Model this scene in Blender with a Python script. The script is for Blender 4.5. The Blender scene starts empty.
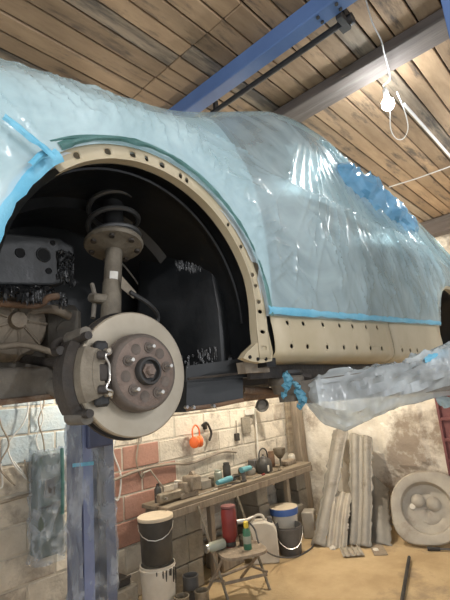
import bpy, math, random
import numpy as np
from mathutils import Vector, Matrix

random.seed(7)
rng = np.random.RandomState(11)
S = bpy.context.scene
COL = S.collection
PI = math.pi
R_ = math.radians

# ------------------------------------------------------------------ camera
CAM_H, YAW, PITCH, ROLL, FPX = 1.75, 42.0, 12.4, 5.0, 433.0
_y, _p, _r = R_(YAW), R_(PITCH), R_(ROLL)
F0 = np.array([math.cos(_y), math.sin(_y), 0]); R0 = np.array([math.sin(_y), -math.cos(_y), 0]); Z0 = np.array([0, 0, 1.0])
CF = math.cos(_p) * F0 + math.sin(_p) * Z0
_U0 = -math.sin(_p) * F0 + math.cos(_p) * Z0
CR = math.cos(_r) * R0 - math.sin(_r) * _U0
CU = math.sin(_r) * R0 + math.cos(_r) * _U0
CC = np.array([0, 0, CAM_H])
cam = bpy.data.objects.new('camera', bpy.data.cameras.new('camera'))
COL.objects.link(cam)
cam.matrix_world = Matrix(((CR[0], CU[0], -CF[0], 0), (CR[1], CU[1], -CF[1], 0), (CR[2], CU[2], -CF[2], CAM_H), (0, 0, 0, 1)))
cam.data.sensor_fit = 'HORIZONTAL'; cam.data.sensor_width = 36; cam.data.lens = FPX / 450 * 36
cam.data.clip_start = 0.02
S.camera = cam

# ------------------------------------------------------------------ ambient fill let in where walls are left out, exposure
w = bpy.data.worlds.new('world'); S.world = w; w.use_nodes = True
bg = w.node_tree.nodes['Background']
bg.inputs[0].default_value = (0.93, 0.965, 1.0, 1); bg.inputs[1].default_value = 0.72
vs = S.view_settings
vs.view_transform = 'Standard'; vs.look = 'None'; vs.exposure = 0.85; vs.gamma = 1; vs.use_curve_mapping = False

BULB = 115.0      # emission strength of a bare bulb
BULB_STRONG = 450.0
BULB_WARM = 1500.0
BULB_WARM_SMALL = 620.0

# ------------------------------------------------------------------ helpers
def at(px, py, axis, val):
    """the point of the place on a world plane axis=val seen at this spot of the photograph"""
    d = CF + CR * (px - 225) / FPX + CU * (300 - py) / FPX
    t = (val - CC[axis]) / d[axis]
    return CC + t * d

def tag(o, label, cat, group=None, kind=None):
    if label: o['label'] = label
    if cat: o['category'] = cat
    if group: o['group'] = group
    if kind: o['kind'] = kind
    return o

def thing(name, loc, label, cat, group=None, rz=0.0):
    o = bpy.data.objects.new(name, None); COL.objects.link(o)
    o.empty_display_size = 0.05
    o.location = loc; o.rotation_euler = (0, 0, rz)
    return tag(o, label, cat, group)

def world_of(o):
    m = Matrix.LocRotScale(o.location, o.rotation_euler, o.scale)
    return world_of(o.parent) @ o.matrix_parent_inverse @ m if o.parent else m

class MB:
    def __init__(s): s.v = []; s.f = []
    def add(s, vs_, fs):
        k = len(s.v); s.v += [tuple(map(float, q)) for q in vs_]; s.f += [tuple(i + k for i in q) for q in fs]; return s
    def box(s, c, d, rot=None):
        c = Vector(c); hx, hy, hz = d[0] / 2, d[1] / 2, d[2] / 2
        P = [Vector((x, y, z)) for x in (-hx, hx) for y in (-hy, hy) for z in (-hz, hz)]
        if rot is not None:
            P = [rot @ p for p in P]
        return s.add([c + p for p in P], [(0, 1, 3, 2), (4, 6, 7, 5), (0, 4, 5, 1), (2, 3, 7, 6), (0, 2, 6, 4), (1, 5, 7, 3)])
    def bbox(s, c, d, b=0.01, rot=None):
        """box with chamfered edges"""
        c = Vector(c); h = [q / 2 for q in d]; b = min(b, min(h) * 0.9)
        P = []; idx = {}
        for sx in (-1, 1):
            for sy in (-1, 1):
                for sz in (-1, 1):
                    for a in range(3):
                        q = [sx * h[0], sy * h[1], sz * h[2]]
                        for k in range(3):
                            if k != a: q[k] -= (sx, sy, sz)[k] * b
                        idx[(sx, sy, sz, a)] = len(P); P.append(Vector(q))
        F = []
        for a in range(3):
            o1, o2 = (a + 1) % 3, (a + 2) % 3
            for sa in (-1, 1):
                loop = []
                for t1, t2 in ((-1, -1), (1, -1), (1, 1), (-1, 1)):
                    k = [0, 0, 0]; k[a] = sa; k[o1] = t1; k[o2] = t2
                    loop.append(idx[(k[0], k[1], k[2], a)])
                F.append(tuple(loop if sa > 0 else loop[::-1]))
            for t1 in (-1, 1):
                for t2 in (-1, 1):
                    q = []
                    for sa, ax in ((-1, o1), (1, o1), (1, o2), (-1, o2)):
                        k = [0, 0, 0]; k[a] = sa; k[o1] = t1; k[o2] = t2
                        q.append(idx[(k[0], k[1], k[2], ax)])
                    F.append(tuple(q if t1 * t2 > 0 else q[::-1]))
        for sx in (-1, 1):
            for sy in (-1, 1):
                for sz in (-1, 1):
                    F.append(tuple(idx[(sx, sy, sz, a)] for a in ((0, 1, 2) if sx * sy * sz > 0 else (2, 1, 0))))
        if rot is not None: P = [rot @ p for p in P]
        return s.add([c + p for p in P], F)
    def tube(s, path, r, n=10, cap=True):
        path = [Vector(p) for p in path]; m = len(path)
        rs = r if hasattr(r, '__len__') else [r] * m
        T = []
        for i in range(m):
            a = path[max(i - 1, 0)]; b = path[min(i + 1, m - 1)]
            T.append((b - a).normalized())
        up = Vector((0, 0, 1)) if abs(T[0].z) < 0.9 else Vector((1, 0, 0))
        nrm = T[0].cross(up).normalized(); V = []
        for i in range(m):
            nrm = (nrm - T[i] * nrm.dot(T[i])).normalized(); bi = T[i].cross(nrm)
            for k in range(n):
                a = 2 * PI * k / n
                V.append(path[i] + (nrm * math.cos(a) + bi * math.sin(a)) * rs[i])
        F = [(i * n + k, i * n + (k + 1) % n, (i + 1) * n + (k + 1) % n, (i + 1) * n + k) for i in range(m - 1) for k in range(n)]
        if cap: F += [tuple(range(n))[::-1], tuple((m - 1) * n + k for k in range(n))]
        return s.add(V, F)
    def lathe(s, prof, c=(0, 0, 0), axis=(0, 0, 1), n=24, closed=False):
        """prof: (radius, height) pairs turned about axis through c"""
        ax = Vector(axis).normalized(); ref = Vector((1, 0, 0)) if abs(ax.x) < 0.9 else Vector((0, 1, 0))
        e1 = (ref - ax * ref.dot(ax)).normalized(); e2 = ax.cross(e1); c = Vector(c); V = []; F = []
        for (r, h) in prof:
            for k in range(n):
                a = 2 * PI * k / n
                V.append(c + ax * h + (e1 * math.cos(a) + e2 * math.sin(a)) * max(r, 1e-5))
        m = len(prof)
        for i in range(m - 1 + (1 if closed else 0)):
            j = (i + 1) % m
            for k in range(n):
                F.append((i * n + k, i * n + (k + 1) % n, j * n + (k + 1) % n, j * n + k))
        return s.add(V, F)
    def prism(s, poly, off):
        """polygon of 3D points extruded by vector off"""
        off = Vector(off); P = [Vector(p) for p in poly]; n = len(P)
        return s.add(P + [p + off for p in P], [tuple(range(n)), tuple(range(n, 2 * n))[::-1]] + [(i, n + i, n + (i + 1) % n, (i + 1) % n) for i in range(n)])
    def grid(s, G, close_u=False):
        """G: array [nu][nv][3]"""
        nu, nv = len(G), len(G[0]); V = [p for row in G for p in row]
        F = [(i * nv + j, ((i + 1) % nu) * nv + j, ((i + 1) % nu) * nv + j + 1, i * nv + j + 1) for i in range(nu if close_u else nu - 1) for j in range(nv - 1)]
        return s.add(V, F)
    def mesh(s, name, smooth=True, angle=38):
        me = bpy.data.meshes.new(name); me.from_pydata(s.v, [], s.f); me.update()
        import bmesh
        bm = bmesh.new(); bm.from_mesh(me)
        bmesh.ops.recalc_face_normals(bm, faces=bm.faces[:]); bm.to_mesh(me); bm.free()
        if smooth:
            me.shade_smooth() if hasattr(me, 'shade_smooth') else None
            try: me.set_sharp_from_angle(angle=R_(angle))
            except Exception: pass
        return me
    def build(s, name, mat, parent=None, label=None, local=False, smooth=True, kind=None):
        """vertices are in world coordinates unless local"""
        me = s.mesh(name, smooth); me.materials.append(mat)
        o = bpy.data.objects.new(name, me); COL.objects.link(o)
        if parent is not None:
            o.parent = parent
            if not local: o.matrix_parent_inverse = world_of(parent).inverted()
        if label: o['label'] = label
        if kind: o['kind'] = kind
        return o

def put(me, mat, name, loc, parent=None, rot=(0, 0, 0)):
    o = bpy.data.objects.new(name, me); COL.objects.link(o); o.location = loc; o.rotation_euler = rot
    if parent is not None: o.parent = parent
    return o

def struct(mb, name, mat, smooth=False):
    o = mb.build(name, mat, smooth=smooth); o['kind'] = 'structure'; return o

def single(mb, name, mat, label, cat, group=None, smooth=True):
    """a thing that is one mesh, with its origin at its base"""
    P = np.array(mb.v); c = (P.min(0) + P.max(0)) / 2; c[2] = P[:, 2].min()
    mb.v = [tuple(p - c) for p in P]
    o = mb.build(name, mat, smooth=smooth); o.location = c
    return tag(o, label, cat, group)

def bez(pts, n=12):
    """Catmull-Rom through the points"""
    P = [np.array(p, float) for p in pts]; P = [2 * P[0] - P[1]] + P + [2 * P[-1] - P[-2]]; out = []
    for i in range(1, len(P) - 2):
        for k in range(n):
            t = k / n; a, b, c, d = P[i - 1], P[i], P[i + 1], P[i + 2]
            out.append(0.5 * ((2 * b) + (c - a) * t + (2 * a - 5 * b + 4 * c - d) * t * t + (3 * b - a - 3 * c + d) * t ** 3))
    out.append(P[-2]); return out

# value noise in numpy
_tab = rng.rand(256, 256)
def vnoise(x, y):
    x = np.asarray(x, float); y = np.asarray(y, float)
    xi = np.floor(x).astype(int); yi = np.floor(y).astype(int); u = x - xi; v = y - yi
    u = u * u * (3 - 2 * u); v = v * v * (3 - 2 * v); g = lambda a, b: _tab[a & 255, b & 255]
    return (g(xi, yi) * (1 - u) + g(xi + 1, yi) * u) * (1 - v) + (g(xi, yi + 1) * (1 - u) + g(xi + 1, yi + 1) * u) * v
def ridge(x, y): return 1 - np.abs(2 * vnoise(x, y) - 1)

# ------------------------------------------------------------------ materials
def mat(name, c1, c2=None, rough=0.6, metal=0.0, scale=6.0, bump=0.0, bscale=None, c3=None, c3amt=0.62, stretch=(1, 1, 1), coat=0.0, rand=0.0, alpha=None, rough2=None, spec=0.5, detail=6):
    m = bpy.data.materials.new(name); m.use_nodes = True; nt = m.node_tree; N = nt.nodes; L = nt.links
    b = N['Principled BSDF']; b.inputs['Roughness'].default_value = rough; b.inputs['Metallic'].default_value = metal
    b.inputs['Specular IOR Level'].default_value = spec
    if coat: b.inputs['Coat Weight'].default_value = coat; b.inputs['Coat Roughness'].default_value = 0.12
    tc = N.new('ShaderNodeTexCoord'); mp = N.new('ShaderNodeMapping'); mp.inputs['Scale'].default_value = stretch
    L.new(tc.outputs['Object'], mp.inputs['Vector'])
    vec = mp.outputs['Vector']
    oi = None
    if rand:
        oi = N.new('ShaderNodeObjectInfo'); ad = N.new('ShaderNodeVectorMath'); ad.operation = 'ADD'
        ml = N.new('ShaderNodeVectorMath'); ml.operation = 'SCALE'; ml.inputs[0].default_value = (37, 17, 53)
        L.new(oi.outputs['Random'], ml.inputs['Scale']); L.new(vec, ad.inputs[0]); L.new(ml.outputs[0], ad.inputs[1]); vec = ad.outputs[0]
    n1 = N.new('ShaderNodeTexNoise'); n1.inputs['Scale'].default_value = scale; n1.inputs['Detail'].default_value = detail; n1.inputs['Roughness'].default_value = 0.62
    L.new(vec, n1.inputs['Vector'])
    rp = N.new('ShaderNodeValToRGB'); rp.color_ramp.elements[0].position = 0.36; rp.color_ramp.elements[1].position = 0.66
    rp.color_ramp.elements[0].color = (*c1, 1); rp.color_ramp.elements[1].color = (*(c2 or c1), 1)
    L.new(n1.outputs['Fac'], rp.inputs['Fac']); colr = rp.outputs['Color']
    if c3:
        n2 = N.new('ShaderNodeTexNoise'); n2.inputs['Scale'].default_value = scale * 0.45; n2.inputs['Detail'].default_value = 8; n2.inputs['Roughness'].default_value = 0.7
        off = N.new('ShaderNodeVectorMath'); off.operation = 'ADD'; off.inputs[1].default_value = (11.3, 4.1, 7.7)
        L.new(vec, off.inputs[0]); L.new(off.outputs[0], n2.inputs['Vector'])
        r2 = N.new('ShaderNodeValToRGB'); r2.color_ramp.elements[0].position = c3amt - 0.07; r2.color_ramp.elements[1].position = c3amt + 0.05
        r2.color_ramp.elements[0].color = (0, 0, 0, 1); r2.color_ramp.elements[1].color = (1, 1, 1, 1)
        L.new(n2.outputs['Fac'], r2.inputs['Fac'])
        mx = N.new('ShaderNodeMix'); mx.data_type = 'RGBA'; L.new(r2.outputs['Color'], mx.inputs['Factor']); L.new(colr, mx.inputs['A']); mx.inputs['B'].default_value = (*c3, 1)
        colr = mx.outputs['Result']
    if rand:
        hs = N.new('ShaderNodeHueSaturation'); mr = N.new('ShaderNodeMapRange'); mr.inputs['To Min'].default_value = 1 - rand; mr.inputs['To Max'].default_value = 1 + rand
        L.new(oi.outputs['Random'], mr.inputs['Value']); L.new(mr.outputs[0], hs.inputs['Value']); L.new(colr, hs.inputs['Color']); colr = hs.outputs['Color']
    L.new(colr, b.inputs['Base Color'])
    if rough2 is not None:
        mr = N.new('ShaderNodeMapRange'); mr.inputs['From Min'].default_value = 0.35; mr.inputs['From Max'].default_value = 0.65
        mr.inputs['To Min'].default_value = rough; mr.inputs['To Max'].default_value = rough2
        L.new(n1.outputs['Fac'], mr.inputs['Value']); L.new(mr.outputs[0], b.inputs['Roughness'])
    if bump:
        n3 = N.new('ShaderNodeTexNoise'); n3.inputs['Scale'].default_value = bscale or scale * 4; n3.inputs['Detail'].default_value = 5
        L.new(vec, n3.inputs['Vector'])
        bp = N.new('ShaderNodeBump'); bp.inputs['Strength'].default_value = bump; bp.inputs['Distance'].default_value = 0.02
        L.new(n3.outputs['Fac'], bp.inputs['Height']); L.new(bp.outputs['Normal'], b.inputs['Normal'])
    return m

def film_mat(name, col, tint, opac_lo, opac_hi, rough=0.28, scale=5.0, bump=0.22, bscale=9, stretch=(1, 1, 1)):
    """thin masking film: milky reflecting layer over a tinted see-through one"""
    m = bpy.data.materials.new(name); m.use_nodes = True; nt = m.node_tree; N = nt.nodes; L = nt.links
    b = N['Principled BSDF']; out = N['Material Output']
    b.inputs['Roughness'].default_value = rough; b.inputs['Specular IOR Level'].default_value = 0.65
    tc = N.new('ShaderNodeTexCoord'); mp = N.new('ShaderNodeMapping'); mp.inputs['Scale'].default_value = stretch; L.new(tc.outputs['Object'], mp.inputs['Vector'])
    n1 = N.new('ShaderNodeTexNoise'); n1.inputs['Scale'].default_value = scale; n1.inputs['Detail'].default_value = 5; n1.inputs['Distortion'].default_value = 1.2
    L.new(mp.outputs[0], n1.inputs['Vector'])
    rp = N.new('ShaderNodeValToRGB'); rp.color_ramp.elements[0].position = 0.35; rp.color_ramp.elements[1].position = 0.68
    rp.color_ramp.elements[0].color = (*[c * 0.82 for c in col], 1); rp.color_ramp.elements[1].color = (*col, 1)
    L.new(n1.outputs['Fac'], rp.inputs['Fac']); L.new(rp.outputs['Color'], b.inputs['Base Color'])
    mr = N.new('ShaderNodeMapRange'); mr.inputs['From Min'].default_value = 0.35; mr.inputs['From Max'].default_value = 0.68
    mr.inputs['To Min'].default_value = opac_lo; mr.inputs['To Max'].default_value = opac_hi; L.new(n1.outputs['Fac'], mr.inputs['Value'])
    tr = N.new('ShaderNodeBsdfTransparent'); tr.inputs[0].default_value = (*tint, 1)
    mx = N.new('ShaderNodeMixShader'); L.new(mr.outputs[0], mx.inputs[0]); L.new(tr.outputs[0], mx.inputs[1]); L.new(b.outputs[0], mx.inputs[2]); L.new(mx.outputs[0], out.inputs['Surface'])
    n3 = N.new('ShaderNodeTexNoise'); n3.inputs['Scale'].default_value = bscale; n3.inputs['Detail'].default_value = 3; n3.noise_type = 'RIDGED_MULTIFRACTAL'; n3.inputs['Distortion'].default_value = 0.6; L.new(mp.outputs[0], n3.inputs['Vector'])
    bp = N.new('ShaderNodeBump'); bp.inputs['Strength'].default_value = bump; bp.inputs['Distance'].default_value = 0.012
    L.new(n3.outputs['Fac'], bp.inputs['Height']); L.new(bp.outputs['Normal'], b.inputs['Normal'])
    return m

def emit_mat(name, col, strength):
    m = bpy.data.materials.new(name); m.use_nodes = True; N = m.node_tree.nodes
    b = N['Principled BSDF']; b.inputs['Emission Color'].default_value = (*col, 1); b.inputs['Emission Strength'].default_value = strength; b.inputs['Base Color'].default_value = (1, 1, 1, 1)
    return m

M = {}
M['floor'] = mat('dusty_floor', (0.42, 0.30, 0.16), (0.56, 0.42, 0.24), rough=0.9, scale=2.2, bump=0.25, bscale=40, c3=(0.27, 0.20, 0.13), c3amt=0.66)
M['mortar'] = mat('mortar', (0.64, 0.58, 0.48), (0.50, 0.45, 0.37), rough=0.95, scale=14, bump=0.4)
M['block'] = mat('limewashed_block', (0.70, 0.63, 0.52), (0.56, 0.50, 0.41), rough=0.93, scale=5, bump=0.35, bscale=38, c3=(0.36, 0.31, 0.25), c3amt=0.55, rand=0.12)
M['block_red'] = mat('red_painted_block', (0.44, 0.235, 0.175), (0.36, 0.20, 0.15), rough=0.85, scale=6, bump=0.3, bscale=38, c3=(0.52, 0.42, 0.33), c3amt=0.67, rand=0.07)
M['block_blue'] = mat('blue_grey_block', (0.42, 0.52, 0.58), (0.52, 0.56, 0.56), rough=0.9, scale=5, bump=0.3, bscale=38, c3=(0.36, 0.34, 0.30), c3amt=0.66, rand=0.06)
M['plaster'] = mat('flaking_plaster', (0.86, 0.81, 0.71), (0.66, 0.60, 0.50), rough=0.95, scale=3.2, bump=0.7, bscale=11, c3=(0.34, 0.28, 0.22), c3amt=0.56)
M['plank'] = mat('old_roof_board', (0.29, 0.195, 0.115), (0.38, 0.265, 0.16), rough=0.8, scale=5, bump=0.15, bscale=30, c3=(0.10, 0.075, 0.055), c3amt=0.60, stretch=(0.8, 4, 4), rand=0.30)
M['plank_dark'] = mat('grey_weathered_board', (0.22, 0.17, 0.12), (0.31, 0.25, 0.18), rough=0.85, scale=6, bump=0.15, bscale=30, c3=(0.09, 0.075, 0.06), c3amt=0.56, stretch=(0.5, 4, 4), rand=0.25)
M['gap'] = mat('dark_boarding_gap', (0.03, 0.022, 0.015), (0.05, 0.035, 0.025), rough=0.95)
M['beam_wood'] = mat('grey_timber', (0.10, 0.085, 0.075), (0.15, 0.125, 0.11), rough=0.85, scale=4, bump=0.2, stretch=(4, 0.4, 4), c3=(0.20, 0.18, 0.16), c3amt=0.66)
M['blue_steel'] = mat('blue_painted_steel', (0.085, 0.155, 0.34), (0.11, 0.19, 0.39), rough=0.42, scale=3, c3=(0.12, 0.15, 0.24), c3amt=0.7)
M['navy_steel'] = mat('navy_painted_steel', (0.05, 0.062, 0.125), (0.08, 0.09, 0.16), rough=0.45, scale=3)
M['violet_steel'] = mat('pale_blue_steel', (0.17, 0.21, 0.37), (0.22, 0.26, 0.42), rough=0.45, scale=4)
M['black_iron'] = mat('black_iron', (0.025, 0.024, 0.023), (0.05, 0.045, 0.04), rough=0.6, scale=12)
M['rust'] = mat('rusty_steel', (0.20, 0.115, 0.065), (0.13, 0.085, 0.06), rough=0.8, scale=18, bump=0.25, c3=(0.28, 0.22, 0.16), c3amt=0.6)
M['dirty_alloy'] = mat('dirty_alloy', (0.22, 0.18, 0.135), (0.33, 0.275, 0.205), rough=0.7, metal=0.2, scale=14, bump=0.25, c3=(0.06, 0.05, 0.04), c3amt=0.62)
M['grime_shade'] = mat('oily_grime_and_shade', (0.022, 0.019, 0.017), (0.055, 0.044, 0.034), rough=0.55, scale=12, bump=0.3, rough2=0.8)  # oily metal parts, and the painted shade in the caliper gap
M['primer'] = mat('beige_primer', (0.43, 0.365, 0.24), (0.51, 0.44, 0.31), rough=0.5, scale=5, c3=(0.43, 0.35, 0.23), c3amt=0.66)
M['underseal'] = mat('black_underseal', (0.006, 0.007, 0.008), (0.011, 0.012, 0.013), rough=0.30, scale=7, bump=0.12, bscale=14, rough2=0.45)
M['wet_underseal'] = mat('wet_black_underseal', (0.006, 0.0065, 0.007), (0.011, 0.011, 0.011), rough=0.20, scale=14, bump=0.7, bscale=38, rough2=0.40, spec=0.9)
M['rail_black'] = mat('satin_black_rail', (0.026, 0.028, 0.029), (0.042, 0.043, 0.043), rough=0.42, scale=10, bump=0.15, rough2=0.6)
M['hole'] = mat('hole_dark', (0.004, 0.004, 0.004), rough=0.9)
M['disc'] = mat('machined_disc_face', (0.33, 0.285, 0.215), (0.43, 0.38, 0.30), rough=0.40, metal=0.6, scale=7, rough2=0.52, c3=(0.24, 0.20, 0.15), c3amt=0.66)
M['disc_rim'] = mat('rusty_disc_edge', (0.16, 0.13, 0.10), (0.10, 0.085, 0.07), rough=0.7, metal=0.3, scale=20)
M['hat'] = mat('rusty_disc_hat', (0.10, 0.083, 0.070), (0.145, 0.118, 0.098), rough=0.75, metal=0.15, scale=18, bump=0.2)
M['hub'] = mat('rusty_hub', (0.15, 0.112, 0.092), (0.21, 0.16, 0.13), rough=0.7, metal=0.2, scale=22, bump=0.25)
M['steel'] = mat('bright_steel', (0.60, 0.58, 0.54), (0.48, 0.46, 0.42), rough=0.32, metal=0.85, scale=20)
M['spring'] = mat('satin_spring', (0.045, 0.046, 0.047), (0.075, 0.075, 0.072), rough=0.35, scale=15)
M['pad_metal'] = mat('dusty_pad_metal', (0.10, 0.088, 0.072), (0.17, 0.15, 0.12), rough=0.7, scale=14, bump=0.2)
M['caliper'] = mat('dull_caliper', (0.16, 0.135, 0.10), (0.27, 0.235, 0.18), rough=0.65, metal=0.25, scale=16, bump=0.2, c3=(0.09, 0.075, 0.06), c3amt=0.63)
M['strut'] = mat('dirty_strut', (0.115, 0.098, 0.073), (0.185, 0.16, 0.12), rough=0.7, metal=0.1, scale=14, bump=0.2)
M['label'] = mat('white_label', (0.62, 0.61, 0.56), (0.52, 0.50, 0.45), rough=0.6, scale=30)
M['rubber'] = mat('black_rubber', (0.018, 0.018, 0.018), (0.03, 0.03, 0.03), rough=0.6, scale=20)
M['paint_grey'] = mat('grey_paint', (0.12, 0.13, 0.13), (0.15, 0.16, 0.16), rough=0.35, scale=3)
M['paint_pale'] = mat('pale_primer_paint', (0.50, 0.54, 0.55), (0.58, 0.60, 0.60), rough=0.45, scale=3)
M['glass_dark'] = mat('dark_glass', (0.10, 0.115, 0.12), (0.14, 0.15, 0.155), rough=0.15, scale=3)
M['film'] = film_mat('masking_film', (0.69, 0.86, 0.90), (0.78, 0.94, 0.97), 0.36, 0.54, rough=0.20, scale=3.0, bump=0.05, bscale=5)
M['film_blue'] = film_mat('blue_masking_film', (0.27, 0.60, 0.88), (0.45, 0.78, 0.98), 0.62, 0.85, rough=0.22)
M['film_clear'] = film_mat('clear_wrap', (0.66, 0.72, 0.74), (0.90, 0.95, 0.98), 0.42, 0.70, rough=0.2, scale=7, bscale=9)
M['film_column'] = film_mat('clear_column_wrap', (0.74, 0.80, 0.88), (0.90, 0.95, 1.0), 0.14, 0.46, rough=0.13, scale=7, bscale=7, stretch=(1, 1, 0.6))
M['tape_blue'] = mat('blue_masking_tape', (0.11, 0.40, 0.58), (0.20, 0.50, 0.66), rough=0.5, scale=12, bump=0.2)
M['tape_scrap'] = mat('grubby_blue_tape', (0.05, 0.20, 0.29), (0.12, 0.31, 0.40), rough=0.45, scale=25, bump=0.3)
M['tape_teal'] = mat('teal_masking_tape', (0.035, 0.115, 0.105), (0.10, 0.22, 0.21), rough=0.45, scale=12, bump=0.25)
M['cable_white'] = mat('white_cable', (0.70, 0.69, 0.66), rough=0.5)
M['cable_grey'] = mat('dusty_cable', (0.34, 0.29, 0.22), (0.24, 0.20, 0.16), rough=0.7)
M['wood'] = mat('bench_wood', (0.29, 0.24, 0.17), (0.20, 0.16, 0.115), rough=0.8, scale=6, bump=0.2, stretch=(0.6, 4, 4), c3=(0.17, 0.125, 0.08), c3amt=0.6)
M['wood_grey'] = mat('dusty_timber', (0.25, 0.20, 0.145), (0.33, 0.27, 0.20), rough=0.85, scale=7, bump=0.25, stretch=(4, 4, 0.5), c3=(0.18, 0.13, 0.09), c3amt=0.62)
M['concrete'] = mat('bench_block', (0.235, 0.205, 0.16), (0.31, 0.275, 0.215), rough=0.95, scale=7, bump=0.5, bscale=30, c3=(0.20, 0.17, 0.13), c3amt=0.6)
M['sheet'] = mat('dusty_sheet_metal', (0.36, 0.325, 0.27), (0.46, 0.42, 0.35), rough=0.65, metal=0.25, scale=5, c3=(0.26, 0.21, 0.16), c3amt=0.62)
M['sheet_dark'] = mat('grey_sheet_metal', (0.25, 0.235, 0.205), (0.33, 0.305, 0.26), rough=0.62, metal=0.25, scale=5, c3=(0.18, 0.15, 0.12), c3amt=0.63)
M['bucket_black'] = mat('black_plastic', (0.04, 0.037, 0.033), (0.065, 0.06, 0.052), rough=0.5, scale=8)
M['bucket_white'] = mat('stained_white_plastic', (0.66, 0.61, 0.52), (0.56, 0.51, 0.43), rough=0.5, scale=6, c3=(0.13, 0.11, 0.09), c3amt=0.68)
M['lid'] = mat('cream_lid', (0.66, 0.56, 0.42), (0.56, 0.47, 0.35), rough=0.6, scale=9)
M['blue_plastic'] = mat('blue_plastic', (0.06, 0.13, 0.38), (0.08, 0.16, 0.42), rough=0.45)
M['grey_plastic'] = mat('dark_grey_plastic', (0.085, 0.082, 0.08), (0.12, 0.115, 0.11), rough=0.55, scale=8)
M['tin'] = mat('dirty_tin', (0.22, 0.185, 0.135), (0.31, 0.265, 0.20), rough=0.5, metal=0.45, scale=10, c3=(0.11, 0.09, 0.06), c3amt=0.6)
M['red'] = mat('dark_red_paint', (0.26, 0.035, 0.03), (0.20, 0.03, 0.028), rough=0.4, scale=8)
M['maroon'] = mat('maroon_paint', (0.16, 0.055, 0.055), (0.21, 0.08, 0.075), rough=0.6, scale=8)
M['green'] = mat('green_label', (0.045, 0.15, 0.085), (0.06, 0.19, 0.11), rough=0.4)
M['yellow'] = mat('yellow_cap', (0.72, 0.55, 0.06), rough=0.4)
M['orange'] = mat('orange_plastic', (0.85, 0.17, 0.04), (0.75, 0.14, 0.035), rough=0.45)
M['jar'] = mat('dusty_glass', (0.30, 0.33, 0.27), (0.38, 0.40, 0.33), rough=0.2)
M['cyan_tool'] = mat('teal_plastic', (0.10, 0.30, 0.36), (0.14, 0.36, 0.40), rough=0.5)
M['rag'] = mat('grey_rag', (0.22, 0.20, 0.17), (0.30, 0.27, 0.22), rough=0.95, scale=10)
M['box_green'] = mat('green_grey_casing', (0.085, 0.115, 0.10), (0.115, 0.145, 0.125), rough=0.5)
M['white_metal'] = mat('white_enamel', (0.70, 0.66, 0.58), (0.60, 0.56, 0.48), rough=0.5)
M['bulb'] = emit_mat('lit_bulb', (0.93, 0.97, 1.0), BULB)
M['bulb_strong'] = emit_mat('lit_strong_bulb', (0.97, 0.97, 1.0), BULB_STRONG)
M['bulb_warm'] = emit_mat('lit_warm_bulb', (1.0, 0.91, 0.77), BULB_WARM)
M['bulb_warm_small'] = emit_mat('lit_small_warm_bulb', (1.0, 0.91, 0.77), BULB_WARM_SMALL)
M['socket'] = mat('white_lampholder', (0.7, 0.7, 0.68), rough=0.45)
# ------------------------------------------------------------------ the room
WY, WX, CZ = 3.8, 5.6, 3.6
XB, YB = -2.6, -2.4

fl = MB(); nx, ny = 60, 50
G = []
for i in range(nx + 1):
    row = []
    for j in range(ny + 1):
        x = XB + (WX + 0.1 - XB) * i / nx; y = YB + (WY + 0.1 - YB) * j / ny
        row.append((x, y, 0.0))
    G.append(row)
fl.grid(G)
floor = struct(fl, 'floor', M['floor'])

wall_back = struct(MB().box(((XB + WX) / 2, WY + 0.075 - 0.006, CZ / 2), (WX - XB + 0.3, 0.15, CZ)), 'wall_back', M['mortar'])
# concrete blocks, one object each
BL, BHH = 0.45, 0.225
def block_mesh(seed, length):
    r = random.Random(seed); j = lambda a: r.uniform(-a, a)
    mb = MB().bbox((0, 0, 0), (length - 0.016, 0.05, BHH - 0.016), 0.006)
    mb.v = [(x + j(0.002), y + j(0.0015), z + j(0.002)) for x, y, z in mb.v]
    return mb
bmesh_cache = {}
def block_obj(key, length, loc):
    k = (key, round(length, 3), random.randrange(3))
    if k not in bmesh_cache:
        me = block_mesh(hash(k[1:]) & 255, length).mesh('block', smooth=False); me.materials.append(M[key]); bmesh_cache[k] = me
    return put(bmesh_cache[k], None, 'block', (loc[0], loc[1] + random.uniform(-0.003, 0.004), loc[2]), wall_back)
for r in range(16):
    z = BHH * (r + 0.5)
    x = -0.85 - (BL / 2 if r % 2 else 0)
    while x < WX - 0.03:
        x1 = min(x + BL, WX); L = x1 - x
        if L > 0.08:
            xc = (x + x1) / 2; key = 'block'
            if 2.26 < xc < 3.06 and 0.4 < z < 1.45: key = 'block_red'
            elif xc < 2.35 and 1.35 < z < 2.0: key = 'block_blue'
            block_obj(key, L, (xc, WY + 0.012, z))
        x = x1

# end wall: rough plaster
pw = MB(); G = []
n1, n2 = 110, 70
yy = np.linspace(YB, WY + 0.15, n1 + 1); zz = np.linspace(0, CZ, n2 + 1)
YY, ZZ = np.meshgrid(yy, zz, indexing='ij')
relief = 0.05 * vnoise(YY * 2.3, ZZ * 2.3) + 0.03 * vnoise(YY * 7 + 3, ZZ * 7 + 9)
step = np.where(vnoise(YY * 3.1 + 40, ZZ * 2.2 + 7) > 0.62, 0.018, 0.0)
XX = WX + relief * 0.45 + step
pw.grid(np.stack([XX, YY, ZZ], -1).tolist())
wall_end = struct(pw, 'wall_end', M['plaster'])
struct(MB().box((WX + 0.16, (YB + WY) / 2, CZ / 2), (0.16, WY - YB + 0.3, CZ)), 'wall_end_core', M['mortar'])

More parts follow.
